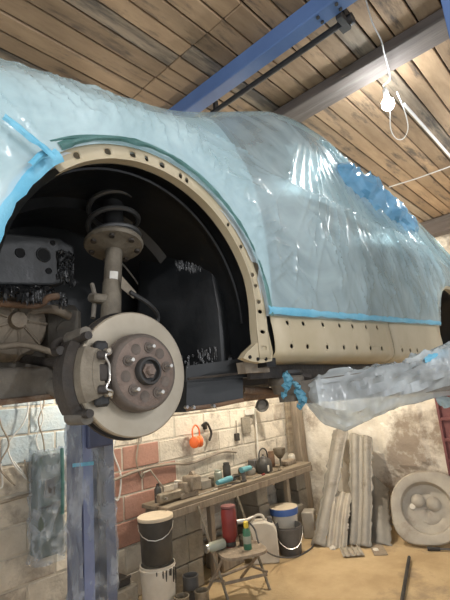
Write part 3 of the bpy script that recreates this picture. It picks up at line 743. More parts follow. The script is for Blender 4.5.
# strut with its spring
strut = MB()
s0 = at(110, 330, 1, 0.93); s1 = at(114, 250, 1, 0.985); s2 = at(113, 170, 1, 1.04)
so = MB().tube([s0, s0 + (s1 - s0) * .55, s0 + (s1 - s0) * .56, s1 + (s1 - s0) * .15], [.0255, .0255, .0235, .0235], 20).build('strut_tube', M['strut'], car)
ax_ = (s2 - s1) / np.linalg.norm(s2 - s1)
MB().lathe([(.024, -.016), (.034, -.012), (.055, -.004), (.078, 0), (.082, .008), (.078, .016), (.072, .009), (.05, .006), (.024, .010)], s1 + ax_ * 0.01, ax_, 30).build('spring_seat', M['strut'], so)
for k in range(7):
    a_ = 2 * PI * k / 7; e1_ = np.cross(ax_, [0, 1, 0]); e1_ /= np.linalg.norm(e1_); e2_ = np.cross(ax_, e1_)
    c_ = s1 + ax_ * 0.006 + (e1_ * math.cos(a_) + e2_ * math.sin(a_)) * 0.064
    MB().lathe([(0, -.006), (.008, -.006), (.008, .0), (0, .0)], c_, ax_, 8).build('drain_hole', M['grime_shade'], so)
hel = []
for k in range(140):
    u = k / 139 * 3.6; a_ = 2 * PI * u
    hel.append(s1 + ax_ * (0.025 + 0.058 * u) + (e1_ * math.cos(a_) + e2_ * math.sin(a_)) * (0.070 - 0.008 * max(0, u - 2.6)))
MB().tube(hel, 0.0075, 8).build('coil_spring', M['spring'], so)
MB().lathe([(.0, .02), (.026, .02), (.029, .05), (.026, .08), (.029, .11), (.026, .14), (.03, .17), (.05, .21), (.085, .225), (.09, .25)], s1, ax_, 24).build('dust_boot', M['rubber'], so)
# label wrapped on the tube
dl = (s1 - s0) / np.linalg.norm(s1 - s0); cl = s0 + (s1 - s0) * 0.56
e_ = np.array([CC[0] - cl[0], CC[1] - cl[1], 0]); e_ /= np.linalg.norm(e_); f_ = np.cross(dl, e_)
G = [[cl + dl * h_ + (e_ * math.cos(a_) + f_ * math.sin(a_)) * 0.0258 for h_ in (-0.03, 0.03)] for a_ in np.linspace(-0.3, 0.6, 8)]
MB().grid(G).build('sticker', M['label'], so)
# brackets on the strut
MB().prism([at(122, 276, 1, .92), at(136, 292, 1, .90), at(133, 298, 1, .90), at(121, 288, 1, .92)], (0.008, 0.008, 0)).build('hose_bracket', M['caliper'], so, smooth=False)
MB().tube(bez([at(130, 292, 1, .90), at(150, 305, 1, .90), at(158, 318, 1, .92), at(150, 335, 1, .93)], 8), 0.006, 8).build('brake_hose', M['rubber'], car)
mb = MB().tube([at(92, 284, 1, .98), at(95, 296, 1, .965), at(93, 318, 1, .95)], 0.006, 8); mb.lathe([(0, -.012), (.012, -.010), (.012, .010), (0, .010)], at(94, 298, 1, .965), (1, 0.3, 0), 12)
mb.build('drop_link', M['pad_metal'], car)
MB().bbox(at(101, 299, 1, .95), (.05, .03, .022), .005).build('link_bracket', M['strut'], so)

# --- brake disc
dc = at(136.5, 373, 1, 0.83); dax = np.array([0, -1.0, 0]); ts = R_(2.0)
dax = np.array([-math.sin(ts), -math.cos(ts), 0]); DR = 0.142
disc = MB().lathe([(.088, .0), (.092, .0015), (DR - .003, .0015), (DR, -.001), (DR, -.0085), (DR - .004, -.0095), (.10, -.0095)], dc, dax, 72).build('brake_disc', M['disc'], car)
MB().lathe([(DR - .004, -.0075), (DR - .007, -.009), (DR - .007, -.0135), (DR - .001, -.0145), (DR - .001, -.022), (.09, -.022), (.09, -.010)], dc, dax, 72).build('disc_back_plate', M['disc_rim'], disc)
e1 = np.cross(dax, [0, 0, 1.]); e1 /= np.linalg.norm(e1); e2 = np.cross(e1, dax)
for k in range(40):
    a_ = 2 * PI * k / 40; d_ = e1 * math.cos(a_) + e2 * math.sin(a_)
# raised wear lip at the inner edge, hat, hub face
MB().lathe([(.0885, -.001), (.0885, .004), (.087, .005), (.0865, .030), (.083, .036), (.078, .0385), (.036, .0385), (.035, .036)], dc, dax, 56).build('disc_hat', M['hat'], disc)
MB().lathe([(.0765, .0386), (.074, .0400), (.031, .0400), (.030, .042)], dc, dax, 48).build('hub_face', M['hub'], disc)
MB().lathe([(.031, .038), (.0315, .052), (.029, .056), (.0245, .056), (.0235, .046), (.0, .046)], dc, dax, 32).build('hub_flange', M['black_iron'], disc)
MB().lathe([(.0, .062), (.009, .062), (.0105, .060), (.0105, .052), (.0175, .052), (.0175, .046)], dc, dax, 6).build('axle_nut', M['hub'], disc)
for k in range(5):
    a_ = R_(26) + 2 * PI * k / 5; c_ = dc + (e1 * math.cos(a_) + e2 * math.sin(a_)) * 0.054
    MB().lathe([(.012, .0402), (.012, .043), (.0075, .043), (.0075, .0455), (.0, .0455)], c_, dax, 14).build('stud_collar', M['hat'], disc)
    MB().lathe([(.0052, .043), (.0052, .061), (.004, .063), (0, .063)], c_, dax, 10).build('wheel_stud', M['steel'], disc)
    a_ += PI / 5; c_ = dc + (e1 * math.cos(a_) + e2 * math.sin(a_)) * 0.055
    MB().lathe([(.0125, .0402), (.0115, .0395), (.0, .0395)], c_ + dax * 0.0006, dax, 16).build('access_hole', M['hat'], disc)
MB().lathe([(DR + .004, -.030), (DR + .006, -.034), (.10, -.040), (.05, -.042)], dc, dax, 48).build('dust_shield', M['grime_shade'], car)

# --- caliper at the front of the disc
cal = MB()
def cp(r, ang, h): return dc + (e1 * math.cos(ang) + e2 * math.sin(ang)) * r + dax * h
front = PI if (e1 @ np.array([1, 0, 0])) > 0 else 0.0
def arcblock(r0, r1, a0, a1, h0, h1, n=14, round_=0.008):
    mb = MB(); G = []
    for a_ in np.linspace(a0, a1, n):
        fe = 1.0
        loop = [(r0, h0), (r0, h1 - round_), (r0 + round_, h1), (r1 - round_ * 1.5, h1), (r1, h1 - round_ * 1.5), (r1, h0)]
        G.append([cp(r, a_, h) for r, h in loop])
    mb.grid(G); nvv = 6; n_ = len(G)
    mb.f.append(tuple(range(nvv))); mb.f.append(tuple((n_ - 1) * nvv + k for k in range(nvv))[::-1])
    for i in range(n_ - 1): mb.f.append((i * nvv, i * nvv + nvv - 1, (i + 1) * nvv + nvv - 1, (i + 1) * nvv))
    return mb
cb = arcblock(.093, .143, front - .42, front + .42, -.055, .030, 16, .012).build('caliper_body', M['caliper'], car)
arcblock(.100, .126, front - .34, front + .34, .026, .040, 14, .006).build('caliper_finger', M['caliper'], cb)
arcblock(.125, .160, front - .52, front + .50, -.080, -.018, 16, .010).build('carrier', M['grime_shade'], cb)
for sgn in (-1, 1):
    c_ = cp(.150, front + sgn * .56, -.03)
    MB().tube([c_ + dax * -.045, c_ + dax * .05], [.011, .009], 12).build('slide_pin', M['grime_shade'], cb)
    c_ = cp(.112, front + sgn * .50, .016)
    MB().bbox(c_, (.03, .022, .03), .006).build('pad_ear', M['rubber'], cb)
    c2 = cp(.118, front + sgn * .30, .046); MB().bbox(c2, (.022, .012, .018), .004).build('casting_window', M['grime_shade'], cb)
MB().bbox(cp(.106, front, .034), (.026, .016, .042), .006).build('gap_shade', M['grime_shade'], cb)  # dark block standing in for the shaded gap between the caliper fingers
for sgn in (-1, 1): MB().lathe([(0, .05), (.005, .05), (.006, .046), (.006, .03)], cp(.104, front + sgn * .44, -.006), dax, 10).build('pad_pin', M['disc'], cb)
# spring clip
pts = [cp(.098, front - .55, .030), cp(.100, front - .40, .046), cp(.112, front - .30, .050), cp(.098, front - .16, .046), cp(.094, front, .042), cp(.098, front + .16, .046), cp(.112, front + .30, .050), cp(.100, front + .40, .046), cp(.098, front + .55, .030)]
MB().tube(bez(pts, 6), 0.0028, 6).build('pad_spring', M['steel'], cb)
MB().tube(bez([cp(.165, front + .35 * (1 if True else -1), -.05), at(56, 352, 1, .92), at(58, 342, 1, .94), at(88, 332, 1, .94), at(100, 330, 1, .95)], 8), 0.010, 10).build('hose_guide', M['grime_shade'], cb)
MB().tube([cp(.150, front + .62, .0) , cp(.150, front + .60, -.07)], [.015, .017], 12).build('pin_boot', M['pad_metal'], cb)
MB().tube([cp(.150, front - .62, .0) , cp(.150, front - .60, -.07)], [.015, .017], 12).build('pin_boot', M['pad_metal'], cb)

# ------------------------------------------------------------------ masking film over the car
_fr = random.Random(21); FOLDS = []
def fold(x0, z0, x1, z1, w_, h_): FOLDS.append((x0, z0, x1, z1, w_, h_))
for k in range(34):                 # pulled from the roof corner down to the taped sill
    x1 = 0.98 + 1.9 * (k + _fr.uniform(-.4, .4)) / 33; z1 = _fr.uniform(2.03, 2.30); a = _fr.uniform(0.05, 0.35); b = _fr.uniform(0.75, 1.0)
    ox, oz = 1.86 + _fr.uniform(-.06, .06), 3.06
    fold(ox + (x1 - ox) * a, oz + (z1 - oz) * a, ox + (x1 - ox) * b, oz + (z1 - oz) * b, _fr.uniform(.004, .009), _fr.uniform(.005, .013))
for k in range(16):                 # hanging folds at the back
    x0 = _fr.uniform(2.2, 3.6); fold(x0, _fr.uniform(2.6, 2.9), x0 + _fr.uniform(-.1, .35), _fr.uniform(2.1, 2.35), _fr.uniform(.005, .012), _fr.uniform(.006, .014))
for k in range(90):                 # short pulls off the wheel arch
    u = _fr.uniform(0.25, 2.7); r0 = AR + _fr.uniform(.02, .08); r1 = r0 + _fr.uniform(.06, .22); du = _fr.uniform(-.15, .15)
    fold(AX + r0 * math.cos(u), AZ + r0 * math.sin(u), AX + r1 * math.cos(u + du), AZ + r1 * math.sin(u + du), _fr.uniform(.003, .006), _fr.uniform(.003, .007))
for k in range(18):                 # along the wing and bonnet edge
    x0 = _fr.uniform(.1, 1.1); z0 = _fr.uniform(2.35, 2.55); fold(x0, z0, x0 + _fr.uniform(-.1, .35), z0 + _fr.uniform(-.05, .07), _fr.uniform(.003, .008), _fr.uniform(.003, .008))
for k in range(90):                 # slack creases above the sill
    x0 = _fr.uniform(1.1, 3.0); z0 = _fr.uniform(2.05, 2.42); fold(x0, z0, x0 + _fr.uniform(-.05, .14), z0 - _fr.uniform(.04, .2), _fr.uniform(.003, .006), _fr.uniform(.003, .008))
for k in range(7):                  # sag line along the belt
    x0 = 1.15 + .24 * k; fold(x0, 2.46 + .01 * k, x0 + .3, 2.47 + .012 * k, .014, .013)
def wrinkle(X, Y, Z, g):
    edge = np.clip(g / 0.04, 0, 1); wv = np.zeros_like(X)
    jx = X + 0.016 * (vnoise(X * 4, Z * 4 + 4) - .5); jz = Z + 0.016 * (vnoise(X * 4 + 9, Z * 4) - .5)
    for x0, z0, x1, z1, w_, h_ in FOLDS:
        dx, dz = x1 - x0, z1 - z0; l2 = dx * dx + dz * dz; t_ = ((jx - x0) * dx + (jz - z0) * dz) / l2
        tc_ = np.clip(t_, 0, 1); d = np.hypot(jx - x0 - dx * tc_, jz - z0 - dz * tc_)
        tap = np.sin(PI * np.clip(t_ * .92 + .04, 0, 1))
        wv += 1.4 * h_ * tap * (0.62 * np.exp(-(d / (w_ * .9)) ** 2) + 0.38 * np.exp(-d / (w_ * 2.6)))
    wv = 0.034 * np.tanh(wv / 0.034)
    wv += 0.007 * vnoise(jx * 2.2 + 0.6 * jz, jz * 2.6 - jx)
    cr = vnoise(X * 2.5 + 9, Z * 2.5)
    wv += 0.0045 * ridge(jx * 12 + jz * 4, jz * 9 - jx * 5) ** 5 * cr * (0.2 + np.clip((2.5 - Z) / .2, 0, 1))
    return wv * edge * (0.85 + 0.15 * np.clip((X - .8) / .4, 0, 1)) + 0.001
Xg, Yg, Zg, keep = skin(-0.45, 4.36, 600, 230, wr=wrinkle)
V = np.stack([Xg, Yg, Zg], -1).reshape(-1, 3).tolist()
film = thing('plastic_sheet', (1.9, CYM, 3.1), 'pale blue translucent masking film draped over the car body', 'plastic sheet')
v1, f1 = compact(V, grid_faces(keep))
MB().add(v1, f1).build('film', M['film'], film)
# far half, seen only from below or behind: coarser
Xh, Yh, Zh, kh = skin(-0.45, 4.36, 130, 60, wr=wrinkle)
v2, f2 = compact(np.stack([Xh, 2 * CYM - Yh, Zh], -1).reshape(-1, 3).tolist(), grid_faces(kh))
MB().add(v2, [f[::-1] for f in f2]).build('film', M['film'], film)

def ribbon(pts, w, nrm=(0, -1, 0), wob=0.0, thick=0.0015):
    """tape of width w along points lying on a surface with normal nrm"""
    P = np.array(pts, float); nrm = np.array(nrm, float); G = []
    for i in range(len(P)):
        t_ = P[min(i + 1, len(P) - 1)] - P[max(i - 1, 0)]; t_ /= np.linalg.norm(t_) + 1e-9
        s_ = np.cross(t_, nrm); ww = w * (1 + wob * (vnoise(i * .55 + 3, .5) - .5))
        o_ = nrm * (0.004 + wob * .006 * vnoise(i * .7, 7.5))
        G.append([P[i] - s_ * ww * .5 + o_ * .4, P[i] - s_ * ww * .2 + o_, P[i] + s_ * ww * .2 + o_, P[i] + s_ * ww * .5 + o_ * .4])
    return MB().grid(G)
arcp = lambda a0, a1, r, n, y=SY - .006: [(AX + r * math.cos(u), y, AZ + r * math.sin(u)) if u > 0 else (AX + r, y, AZ + u * r) for u in np.linspace(a0, a1, n)]
ribbon(arcp(0.02, 2.27, AR + .010, 70, SY - .010), 0.014, wob=.9).build('edge_tape', M['tape_teal'], film, 'teal tape rolled along the wheel arch edge')
ribbon([(x, SY - .012, float(sill_top(x)) + .014) for x in np.linspace(1.0, 2.60, 60)], 0.022, wob=.8).build('edge_tape', M['tape_blue'], film, 'blue tape along the top of the sill')
ribbon(arcp(2.30, 3.35, AR - .004, 30, SY - .010), 0.026, wob=.7).build('edge_tape', M['tape_blue'], film, 'blue tape round the front of the wheel arch')
tp = [at(*p, 1, SY - .038) for p in ((3, 117), (14, 125), (27, 136), (42, 147), (54, 158))]
ribbon(bez(tp, 4), 0.014, wob=.6).build('tape_strip', M['tape_blue'], film)
tp = [at(*p, 1, SY - .026) for p in ((30, 166), (40, 156), (50, 152))]
ribbon(bez(tp, 4), 0.012, wob=.6).build('tape_strip', M['tape_blue'], film)
# rolled green lip at the top of the arch
lp = [at(*p, 1, SY - .012) for p in ((50, 141), (75, 137), (100, 137), (130, 140), (160, 150), (190, 168))]
MB().tube(bez(lp, 6), [0.002 + 0.003 * math.sin(PI * k / 30) for k in range(31)], 8).build('film_roll', M['tape_teal'], film)

# crumpled blue sheet bunched on the roof
def crumple(path, rad, name, m, parent, seed, nu=90, nvv=46, rough=1.0):
    P = np.array(bez(path, 12)); idx = np.linspace(0, len(P) - 1, nu); P = np.array([[np.interp(i, range(len(P)), P[:, k]) for k in range(3)] for i in idx])
    G = []
    for i in range(nu):
        t_ = P[min(i + 1, nu - 1)] - P[max(i - 1, 0)]; t_ /= np.linalg.norm(t_); s_ = np.cross(t_, [0, 0, 1.]); s_ /= np.linalg.norm(s_); u_ = np.cross(s_, t_)
        row = []
        en = math.sin(PI * min(1, max(0, (i + .5) / nu))) ** 0.45
        for j in range(nvv + 1):
            a_ = 2 * PI * (j % nvv) / nvv
            q = vnoise(i * .16 + seed, 3 + 2.2 * math.cos(a_)) + vnoise(i * .30 + seed + 9, 9 + 3 * math.sin(a_) + 2 * math.cos(a_)) * .6
            rr = rad * (0.50 + 0.62 * q * rough) * en
            rr *= 1 + 0.35 * (float(ridge(i * .22 + 3 * math.cos(a_) + seed, 3 * math.sin(a_))) - .5)
            row.append(P[i] + (s_ * math.cos(a_) * .75 + u_ * math.sin(a_)) * rr)
        G.append(row)
    return MB().grid(G).build(name, m, parent, smooth=True)
bs = thing('plastic_sheet', (2.8, 0.98, 3.0), 'crumpled bright blue plastic bunched along the roof edge', 'plastic sheet')
crumple([at(336, 167, 1, .90), at(352, 185, 1, .875), at(374, 203, 1, .86), at(398, 219, 1, .86), at(414, 230, 1, .88)], 0.125, 'bunched_film', M['film_blue'], bs, 4, nu=60, nvv=26, rough=.7)
crumple([at(318, 140, 1, .98), at(335, 160, 1, .97), at(352, 182, 1, .96), at(362, 196, 1, .95)], 0.05, 'bunched_film', M['film'], bs, 14)
crumple([at(372, 212, 1, .92), at(392, 226, 1, .92), at(408, 236, 1, .92), at(416, 242, 1, .93)], 0.05, 'bunched_film', M['film'], bs, 24)

# ------------------------------------------------------------------ the lift
lc = thing('lift_column', (1.66, 0.06, 0), 'blue lift column beside the car with a wrapped arm reaching under the sill', 'vehicle lift')
MB().bbox((1.66, 0.06, 0.012), (.52, .5, .024), .004).build('base_plate', M['navy_steel'], lc, smooth=False)
mb = MB().box((1.66, -.10, 1.74), (.32, .012, 3.43))
for s in (-1, 1): mb.box((1.66 + s * .157, .06, 1.74), (.012, .32, 3.43)); mb.box((1.66 + s * .115, .216, 1.74), (.09, .012, 3.43))
mb.build('column', M['blue_steel'], lc, smooth=False)
MB().bbox((1.64, .19, 1.72), (.20, .16, .55), .01).build('carriage', M['blue_steel'], lc, smooth=False)
A_ = np.array([1.20, .85, 0]); B_ = np.array([1.60, .24, 0]); dA = (B_ - A_) / np.linalg.norm(B_ - A_); nA = np.cross(dA, [0, 0, 1.])
LA = np.linalg.norm(B_ - A_)
mb = MB(); G = []
for s in np.linspace(0.05, LA, 14):
    k = s / LA; c_ = A_ + dA * s + np.array([0, 0, 1.738 + .020 * k]); hw = .04 + .02 * k; hh = .034 + .016 * k
    G.append([c_ + nA * a_ * hw + np.array([0, 0, b_ * hh]) for a_, b_ in ((-1, -1), (1, -1), (1, 1), (-1, 1), (-1, -1))])
mb.grid(G); mb.f += [(0, 1, 2, 3), tuple(13 * 5 + k for k in (3, 2, 1, 0))]
arm = mb.build('arm', M['pad_metal'], lc, smooth=False)
mb = MB().lathe([(0, -.055), (.030, -.055), (.032, -.03), (.045, -.028), (.050, -.01), (.058, 0), (.058, .02), (.052, .026), (.03, .028), (0, .03)], (A_[0], A_[1] - .01, 1.768), n=28)
MB().lathe([(0, .0), (.052, .0), (.056, .006), (.054, .016), (0, .018)], (A_[0], A_[1] - .01, 1.796), n=24).build('pad_rubber', M['rubber'], arm)
mb.build('lift_pad', M['pad_metal'], arm)
# plastic bag over the arm: tight above, drooping below
top_px = [(303, 388), (310, 379), (325, 376), (345, 371), (375, 368), (400, 364), (418, 354), (435, 348), (470, 336)]
bot_px = [(303, 400), (310, 412), (325, 424), (345, 431), (372, 419), (395, 408), (418, 402), (440, 395), (470, 392)]
def armplane(px, py):
    d = CF + CR * (px - 225) / FPX + CU * (300 - py) / FPX; t_ = (nA @ (A_ - CC)) / (nA @ d); return CC + t_ * d
tp3 = [armplane(*p) for p in top_px]; bt3 = [armplane(*p) for p in bot_px]
sT = [dA @ (p - A_) for p in tp3]; sB = [dA @ (p - A_) for p in bt3]
G = []; nu = 150; nvv = 40
for i, s in enumerate(np.linspace(sT[0] + .004, LA + .03, nu)):
    zt = np.interp(s, sT, [p[2] for p in tp3]); zb = np.interp(s, sB, [p[2] for p in bt3]); row = []
    e_ = min(1.0, (i + 2) / 10)
    for j in range(nvv + 1):
        a_ = 2 * PI * (j % nvv) / nvv; cz_, hz = (zt + zb) / 2, (zt - zb) / 2 * (0.5 + .5 * e_)
        hw = (.075 if math.sin(a_) > -.2 else .075 * (1 - .75 * min(1, -math.sin(a_) - .2)))
        wr = .020 * float(ridge(i * .045 + 3.2 * math.sin(a_), 2 * math.cos(a_) + i * .02)) ** 4 + .010 * float(ridge(i * .10 - 5 * math.sin(a_) + 4, 3 * math.cos(a_))) ** 4 - .008
        ca, sa = math.cos(a_), math.sin(a_); ca = math.copysign(abs(ca) ** .7, ca); sa = math.copysign(abs(sa) ** .8, sa)
        wr *= .35 if sa < -.5 else 1
        row.append(A_ + dA * s + nA * (ca * (hw * e_ + wr)) + np.array([0, 0, cz_ + sa * (hz + wr * .8)]))
    G.append(row)
MB().grid(G).build('plastic_wrap', M['film_clear'], arm)
# torn blue film at the neck of the bag
for pp, w_ in ((((284, 372, .785), (288, 380, .78), (286, 389, .775), (283, 398, .785)), .020), (((295, 388, .775), (301, 396, .765), (302, 404, .765), (297, 409, .775)), .022), (((291, 381, .78), (296, 385, .77), (300, 391, .765)), .012)):
    q_ = bez([at(px, py, 1, yv) for px, py, yv in pp], 5); q_ = [p + np.array([.004 * math.sin(i * 2.1), -.004 * math.cos(i * 1.7), .003 * math.sin(i * 3.1)]) for i, p in enumerate(q_)]
    ribbon(q_, w_, (-.6, -.8, .1), wob=1.6).build('blue_film_scrap', M['tape_scrap'], arm)
crumple([at(424, 361, 1, .45), at(438, 356, 1, .43), at(449, 352, 1, .42)], 0.014, 'blue_film_scrap', M['tape_blue'], arm, 41, nu=30, nvv=20)
crumple([at(436, 398, 1, .47), at(448, 402, 1, .45), at(460, 400, 1, .44)], 0.016, 'blue_film_scrap', M['film'], arm, 47, nu=30, nvv=20)
mb = MB().tube(bez([at(310, 378, 1, .80), at(300, 377, 1, .82), at(294, 382, 1, .84)], 6), 0.014, 8); mb.build('arm_hook', M['grime_shade'], arm)

# far column, wrapped
fc = thing('lift_column', (1.74, 3.02, 0), 'dark blue lift column behind the disc, wrapped in clear plastic', 'vehicle lift')
MB().bbox((1.74, 3.02, 0.012), (.44, .40, .024), .004).build('base_plate', M['navy_steel'], fc, smooth=False)
mb = MB().box((1.74, 3.125, 1.5), (.25, .012, 2.95))
for s in (-1, 1): mb.box((1.74 + s * .12, 3.02, 1.5), (.012, .21, 2.95)); mb.box((1.74 + s * .085, 2.915, 1.5), (.075, .012, 2.95))
mb.build('column', M['navy_steel'], fc, smooth=False)
MB().box((1.74 - .085, 2.905, 1.5), (.074, .006, 2.9)).build('front_flange', M['violet_steel'], fc, smooth=False)  # paler blue strip on the left front flange only
MB().box((1.74, 3.05, 1.5), (.05, .05, 2.9)).build('lead_screw', M['grey_plastic'], fc, smooth=False)
MB().bbox((1.74, 2.96, 1.72), (.20, .2, .5), .01).build('carriage', M['navy_steel'], fc, smooth=False)
MB().bbox((1.50, 2.66, 1.735), (.09, .62, .07), .01, Matrix.Rotation(R_(-32), 3, 'Z')).build('arm', M['navy_steel'], fc, smooth=False)
G = []; zs = np.linspace(.03, 1.66, 150)
for i, z in enumerate(zs):
    row = []
    for j in range(49):
        a_ = 2 * PI * (j % 48) / 48; ca, sa = math.cos(a_), math.sin(a_); m_ = (abs(ca) ** 6 + abs(sa) ** 6) ** (1 / 6)
        x_, y_ = ca / m_, sa / m_; t_ = a_ * 1.3
        wr = .020 * float(ridge(z * 3.0 + x_ * 1.2 + 5, t_ * 1.1)) ** 3 + .010 * float(ridge(z * 9 - x_ * 3, t_ * 2.2 + 3)) ** 2
        row.append((1.74 + x_ * (.132 + wr), 3.02 + y_ * (.112 + wr), z))
    G.append(row)
MB().grid(G).build('plastic_wrap', M['film_column'], fc)
for z, mt in ((1.36, 'tape_blue'), (.34, 'tape_teal')):
    mb = MB(); G = []
    for j in range(41):
        a_ = 2 * PI * (j % 40) / 40; ca, sa = math.cos(a_), math.sin(a_); m_ = (abs(ca) ** 6 + abs(sa) ** 6) ** (1 / 6)
        dz = .012 * math.sin(2 * a_)
        G.append([(1.74 + ca / m_ * .150, 3.02 + sa / m_ * .130, z + dz - .012), (1.74 + ca / m_ * .150, 3.02 + sa / m_ * .130, z + dz + .012)])
    if z > 1: 
        mb.grid(G[21:29])
    else: mb.grid(G)
    mb.build('tape_band', M[mt], fc)
# ------------------------------------------------------------------ along the back wall
# wrapped control box
cx_, cy_ = 1.60, 3.50
t = thing('control_box', (cx_, 3.74, .74), 'green-grey control box wrapped in clear plastic on the block wall', 'control box')
p0 = at(33, 455, 1, 3.62); p1 = at(64, 552, 1, 3.62); xc = at(52, 500, 1, 3.62)[0]; zc = (p0[2] + p1[2]) / 2; hw = .105; hh = (p0[2] - p1[2]) / 2
MB().bbox((xc, 3.70, zc), (hw * 2, .16, hh * 2), .015).build('casing', M['box_green'], t)
MB().bbox((xc - .02, 3.618, zc + .12), (.09, .012, .14), .004).build('panel', M['grey_plastic'], t)
MB().box((xc, 3.617, zc - .02), (hw * 1.9, .008, .012)).build('seam', M['black_iron'], t, smooth=False)
G = []
for i, z in enumerate(np.linspace(zc - hh - .05, zc + hh + .03, 60)):
    row = []
    for j in range(41):
        a_ = PI + PI * j / 40; ca, sa = math.cos(a_), math.sin(a_); m_ = (abs(ca) ** 5 + abs(sa) ** 5) ** .2
        wr = .018 * float(ridge(z * 7 + 3, a_ * 2.2)) ** 2 + .012 * float(ridge(z * 16, a_ * 5)) ** 2
        row.append((xc + ca / m_ * (hw + .006 + wr), 3.78 + sa / m_ * (.162 + wr), z))
    G.append(row)
MB().grid(G).build('plastic_wrap', M['film_column'], t)
ribbon([(xc + .07, 3.592, zc + hh + .02), (xc + .075, 3.59, zc + .1), (xc + .07, 3.59, zc - .1)], .03, wob=.5).build('tape_strip', M['tape_teal'], t)
# tangle of cables
r_ = random.Random(5)
for k in range(5):
    bx = 1.32 + .11 * k; z0 = 2.0
    pts = [(bx, 3.77, z0)]
    for q in range(5): pts.append((bx + r_.uniform(-.09, .09), 3.765 + r_.uniform(-.03, .0), z0 - .16 * (q + 1)))
    pts.append((bx + r_.uniform(-.1, .1), 3.77, z0 - .62))
    single(MB().tube(bez(pts, 8), .0065, 6), 'wall_cable', M[('cable_white', 'cable_grey')[k % 2]], ('leftmost', 'second', 'middle', 'fourth', 'rightmost')[k] + ' cable from the left in the tangle above the wrapped control box', 'cable', 'tangled cables at the left of the wall')
for k, (a, b, lab) in enumerate((((113, 452), (118, 500), 'pale cable loop hanging on the red painted blocks beside the wrapped column'), ((138, 446), (142, 478), 'grey cable hanging down the middle of the red painted blocks'))):
    A3 = at(*a, 1, 3.775); B3 = at(*b, 1, 3.775)
    single(MB().tube(bez([A3 + [.03, 0, .12], A3, (A3 + B3) / 2 + [.05 - .1 * k, -.01, 0], B3, B3 + [-.10 + .15 * k, 0, .10]], 8), .008, 6), 'wall_cable', M[('cable_white', 'cable_grey')[k]], lab, 'cable')
cd = [at(*p, 1, 3.76) for p in ((0, 503), (32, 494), (64, 489))]
single(MB().tube(bez(cd, 6), .013, 8), 'wall_conduit', M['cable_grey'], 'dusty conduit along the blocks left of the wrapped column', 'conduit')
cd = [at(*p, 1, 3.76) for p in ((112, 481), (140, 470), (170, 464), (192, 463), (222, 452), (236, 452))]
single(MB().tube(bez(cd, 6), .014, 8), 'wall_conduit', M['cable_grey'], 'dusty conduit sagging along the wall above the workbench', 'conduit')

# workbench
BZt = .80
wb = thing('workbench', (3.9, 3.55, 0), 'long cluttered workbench of boards on block piers along the back wall', 'workbench')
for k in range(3):
    MB().bbox((3.92, 3.42 + .13 * k, BZt - .02), (2.46, .126, .04), .006).build('plank', M['wood'], wb, smooth=False)
MB().bbox((3.92, 3.365, BZt - .075), (2.46, .03, .07), .004).build('front_rail', M['wood_grey'], wb, smooth=False)
for xx in (2.86, 3.06, 4.15, 4.95):
    for r in range(3):
        MB().bbox((xx + (.02 if r % 2 else 0), 3.60, .125 + .245 * r), (.20 if xx < 3.2 else .19, .36, .238), .008).build('block', M['concrete'], wb, smooth=False)
for xx in (3.28, 4.6): MB().bbox((xx, 3.40, .37), (.06, .06, .74), .005).build('leg', M['wood_grey'], wb, smooth=False)
MB().bbox((3.75, 3.72, .30), (1.7, .03, .03), .003).build('back_rail', M['wood_grey'], wb, smooth=False)
# junk under the bench
single(MB().bbox((3.62, 3.58, .13), (.34, .26, .26), .012), 'crate', M['wood_grey'], 'dusty wooden crate under the workbench behind the folding chair', 'crate')
single(MB().bbox((4.45, 3.62, .10), (.22, .22, .20), .012), 'crate', M['wood_grey'], 'small crate under the far half of the workbench', 'crate')

# things on the bench
def on_bench(px, y=3.5): return at(px, 485, 1, y)[0]
x = on_bench(186)
v = thing('bench_vise', (x, 3.5, BZt), 'grey cast vise lying at the near end of the workbench', 'vise')
MB().bbox((x, 3.5, BZt + .03), (.24, .12, .06), .012).build('base', M['dirty_alloy'], v)
MB().bbox((x + .08, 3.5, BZt + .12), (.14, .15, .14), .014).build('fixed_jaw', M['dirty_alloy'], v)
MB().bbox((x - .15, 3.49, BZt + .06), (.42, .08, .08), .012).build('slide_bar', M['tin'], v)
MB().bbox((x - .05, 3.49, BZt + .10), (.05, .12, .10), .01).build('moving_jaw', M['dirty_alloy'], v)
MB().tube([(x - .31, 3.42, BZt + .06), (x - .31, 3.58, BZt + .06)], .010, 8).build('handle', M['steel'], v)
MB().lathe([(0, -.02), (.035, -.02), (.035, .02), (0, .02)], (x + .11, 3.52, BZt + .19), (1, 0, 0), 12).build('anvil_knob', M['dirty_alloy'], v)
x = on_bench(167, 3.45); 
single(MB().lathe([(0, 0), (.035, 0), (.035, .12), (.02, .14), (.014, .15), (.014, .17), (0, .17)], (x + .02, 3.62, BZt), n=16), 'oil_bottle', M['bucket_black'], 'small black bottle behind the vise on the workbench', 'bottle')
single(MB().tube([at(143, 473, 1, 3.60), at(150, 470, 1, 3.60), at(163, 487, 1, 3.60), (2.86, 3.60, BZt + .01), (2.95, 3.6, BZt + .01)], .009, 8), 'bent_bar', M['steel'], 'bent pale bar sticking out beyond the near bench end', 'bar')
